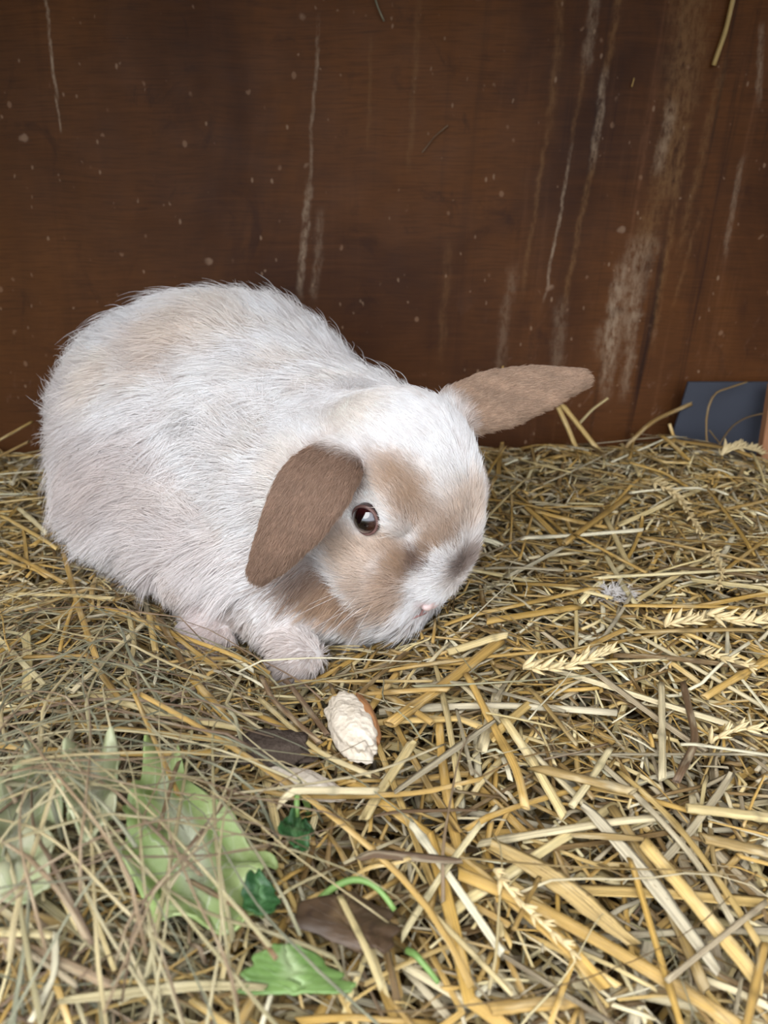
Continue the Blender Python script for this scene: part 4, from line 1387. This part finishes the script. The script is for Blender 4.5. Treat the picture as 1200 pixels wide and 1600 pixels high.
stand([(1108, 722, -.06), (1100, 650, -.05), (1112, 615, -.047), (1166, 597, -.045)], 4, 'brown', 'thin looped dry stem arching over the grey board', 'weed_stem')
stand([(1112, 716, -.06), (1140, 668, -.05), (1165, 652, -.05), (1202, 644, -.05)], 3.5, 'brown', 'thin dry stem curving low across the grey board', 'weed_stem')
stand([(1130, 700, -.055), (1108, 672, -.05)], 3, 'brown', 'fine dry twig crossing the looped stem', 'weed_stem')
stand([(-5, 690, -.16), (50, 659, -.14)], 6, G, 'golden straw sticking out behind the rabbit\'s rump')
stand([(-5, 715, -.18), (45, 690, -.16)], 6, 'brown', 'brown straw sticking out behind the rabbit\'s rump')
stand([(1152, -30, -.006), (1135, 45, -.005), (1115, 102, -.0045)], 11, G, 'golden straw hanging down the stained back wall')
stand([(583, -12, -.004), (590, 10, -.004), (600, 33, -.004)], 4, 'hay', 'curled hay wisp stuck high on the back wall', 'hay_wisp')
stand([(700, 196, -.003), (680, 212, -.003), (660, 238, -.003)], 2.5, 'mauve', 'thin hay fibre stuck to the middle of the back wall', 'hay_wisp')
stand([(991, 122, -.003), (987, 136, -.003)], 3, G, 'tiny straw scrap stuck to the stained back wall', 'hay_wisp')
stand([(786, 572, -.004), (782, 590, -.004)], 4, G, 'tiny golden straw scrap on the wall above the ear', 'hay_wisp')

# ---- ears of wheat
M_CHAFF = mat_plain('chaff', lin(176, 154, 108), lin(214, 196, 152), .55, 260, .4)
def wheat(pts, wpx, label):
    xyz = [on_s(*p, dz=.003) for p in pts]
    dep = np.mean([(q - CAM) @ CF for q in xyz])
    w = wpx / F_PX * dep
    xy = smooth_path([q[:2] for q in xyz], 12)
    z = drop(xy, w, w * .7, .6, .1)
    P = np.column_stack([xy, z]); stamp(P, w, w * .7)
    root = empty('wheat_ear', tuple(P[0] * np.array([1, 1, 1])))
    tag(root, label, 'wheat ear', 'empty wheat ears in the straw')
    V, F = tube(P, np.linspace(.0009, .0005, 12), 6)
    attach(mesh_obj('rachis', V, F, M_CHAFF), root)
    L = np.linalg.norm(P[-1] - P[0])
    k = max(8, int(L / .0034))
    l = w * 1.25
    Sv, Sf = lathe_sphere(8, 6)
    Sv = Sv.copy()
    pr = (Sv[:, 0] + 1) / 2
    Sv = np.column_stack([pr * l, Sv[:, 1] * l * .17 * (1.25 - pr), Sv[:, 2] * l * .12 * (1.25 - pr)])
    proto = None
    for i in range(k):
        f_ = i / k
        p = np.array([np.interp(f_, np.linspace(0, 1, 12), P[:, a]) for a in range(3)])
        d = P[min(11, int(f_ * 11) + 1)] - P[int(f_ * 11)]; d /= np.linalg.norm(d)
        sd = np.cross(d, [0, 0, 1.0]); sd /= np.linalg.norm(sd); up = np.cross(sd, d)
        s_ = (1 if i % 2 else -1)
        for lay in (0, 1, 2):
            dd = d * .85 + sd * s_ * (.5, .15, .3)[lay] + up * (.10, .45, .75)[lay] + rng.normal(size=3) * .16
            dd /= np.linalg.norm(dd)
            yy = np.cross(up, dd); yy /= np.linalg.norm(yy)
            R = np.stack([dd, yy, np.cross(dd, yy)], 1)
            if proto is None:
                o = mesh_obj('spikelet', Sv, Sf, M_CHAFF); proto = o
            else:
                o = bpy.data.objects.new('spikelet', proto.data); col.objects.link(o)
            o.parent = root
            o.matrix_parent_inverse = Matrix.Identity(4)
            o.matrix_basis = Matrix.Translation(Vector(p - P[0])) @ Matrix(R).to_4x4() @ Matrix.Scale(rng.uniform(.8, 1.15) * (1 - .3 * f_), 4)
    return root
wheat([(815, 1066), (880, 1078), (955, 1042)], 26, 'plump pale wheat ear lying in front of the rabbit\'s nose')
wheat([(1035, 998), (1090, 985), (1110, 970)], 22, 'short grey wheat ear near a frayed wheat ear')
wheat([(1100, 985), (1150, 995), (1205, 975)], 26, 'frayed pale wheat ear at the end of a short grey one')
wheat([(1090, 1030), (1140, 1048), (1180, 1062)], 20, 'slim grey wheat ear lying below a frayed one')
wheat([(1110, 1160), (1150, 1150), (1200, 1148)], 22, 'silvery wheat ear beside the crooked brown weed stem')
wheat([(1125, 728), (1155, 714), (1195, 700)], 16, 'small grey wheat ear resting before the grey board')
wheat([(1015, 770), (1060, 790), (1095, 830)], 16, 'brownish wheat ear on the straw near the wall')
wheat([(770, 1400), (800, 1440), (905, 1520)], 24, 'ragged wheat ear trapped under the thick yellow stalk')
wheat([(1110, 870), (1125, 905), (1120, 940)], 14, 'thin pale wheat ear on the straw away from the wall')

# ------------------------------------------------------------------ grey board and batten leaning on the wall
M_BOARD = mat_plain('slate_grey_board', lin(50, 53, 62), lin(58, 62, 72), .55, 30, .1, .35)
yb = -.030
q = [on_y(1076, 597, yb), on_y(1420, 597, yb), on_y(1420, 760, yb), on_y(1030, 745, yb)]
q[3][2] = q[2][2] = .012
V_ = [p for p in q] + [p + np.array([0, .004, 0]) for p in q]
F_ = [(3, 2, 1, 0), (4, 5, 6, 7), (0, 1, 5, 4), (1, 2, 6, 5), (2, 3, 7, 6), (3, 0, 4, 7)]
c = np.mean(V_, axis=0)
o = mesh_obj('grey_board', np.array(V_) - c, F_, M_BOARD, smooth=False); o.location = c
o.modifiers.new('soft_edges', 'BEVEL').width = .0006
tag(o, 'flat dark slate grey board propped against the brown wall', 'board')
q0, q1 = on_y(1206, 600, -.050), on_y(1186, 735, -.060)
bt = []
for p, wd in ((q0, .012), (q1, .012)):
    for dx, dy in ((-1, -1), (1, -1), (1, 1), (-1, 1)):
        bt.append(p + np.array([dx * wd / 2 + .004, dy * .005, 0]))
for k_ in range(4): bt[4 + k_][2] = .02
c = np.mean(bt, axis=0)
o = mesh_obj('wooden_batten', np.array(bt) - c, [(0, 1, 2, 3), (7, 6, 5, 4), (0, 4, 5, 1), (1, 5, 6, 2), (2, 6, 7, 3), (3, 7, 4, 0)], mat_timber('batten_wood', lin(132, 88, 56), lin(164, 118, 80)), smooth=False)
o.location = c
o.modifiers.new('soft_edges', 'BEVEL').width = .0008
tag(o, 'narrow brown wooden batten standing in front of the grey board', 'batten')
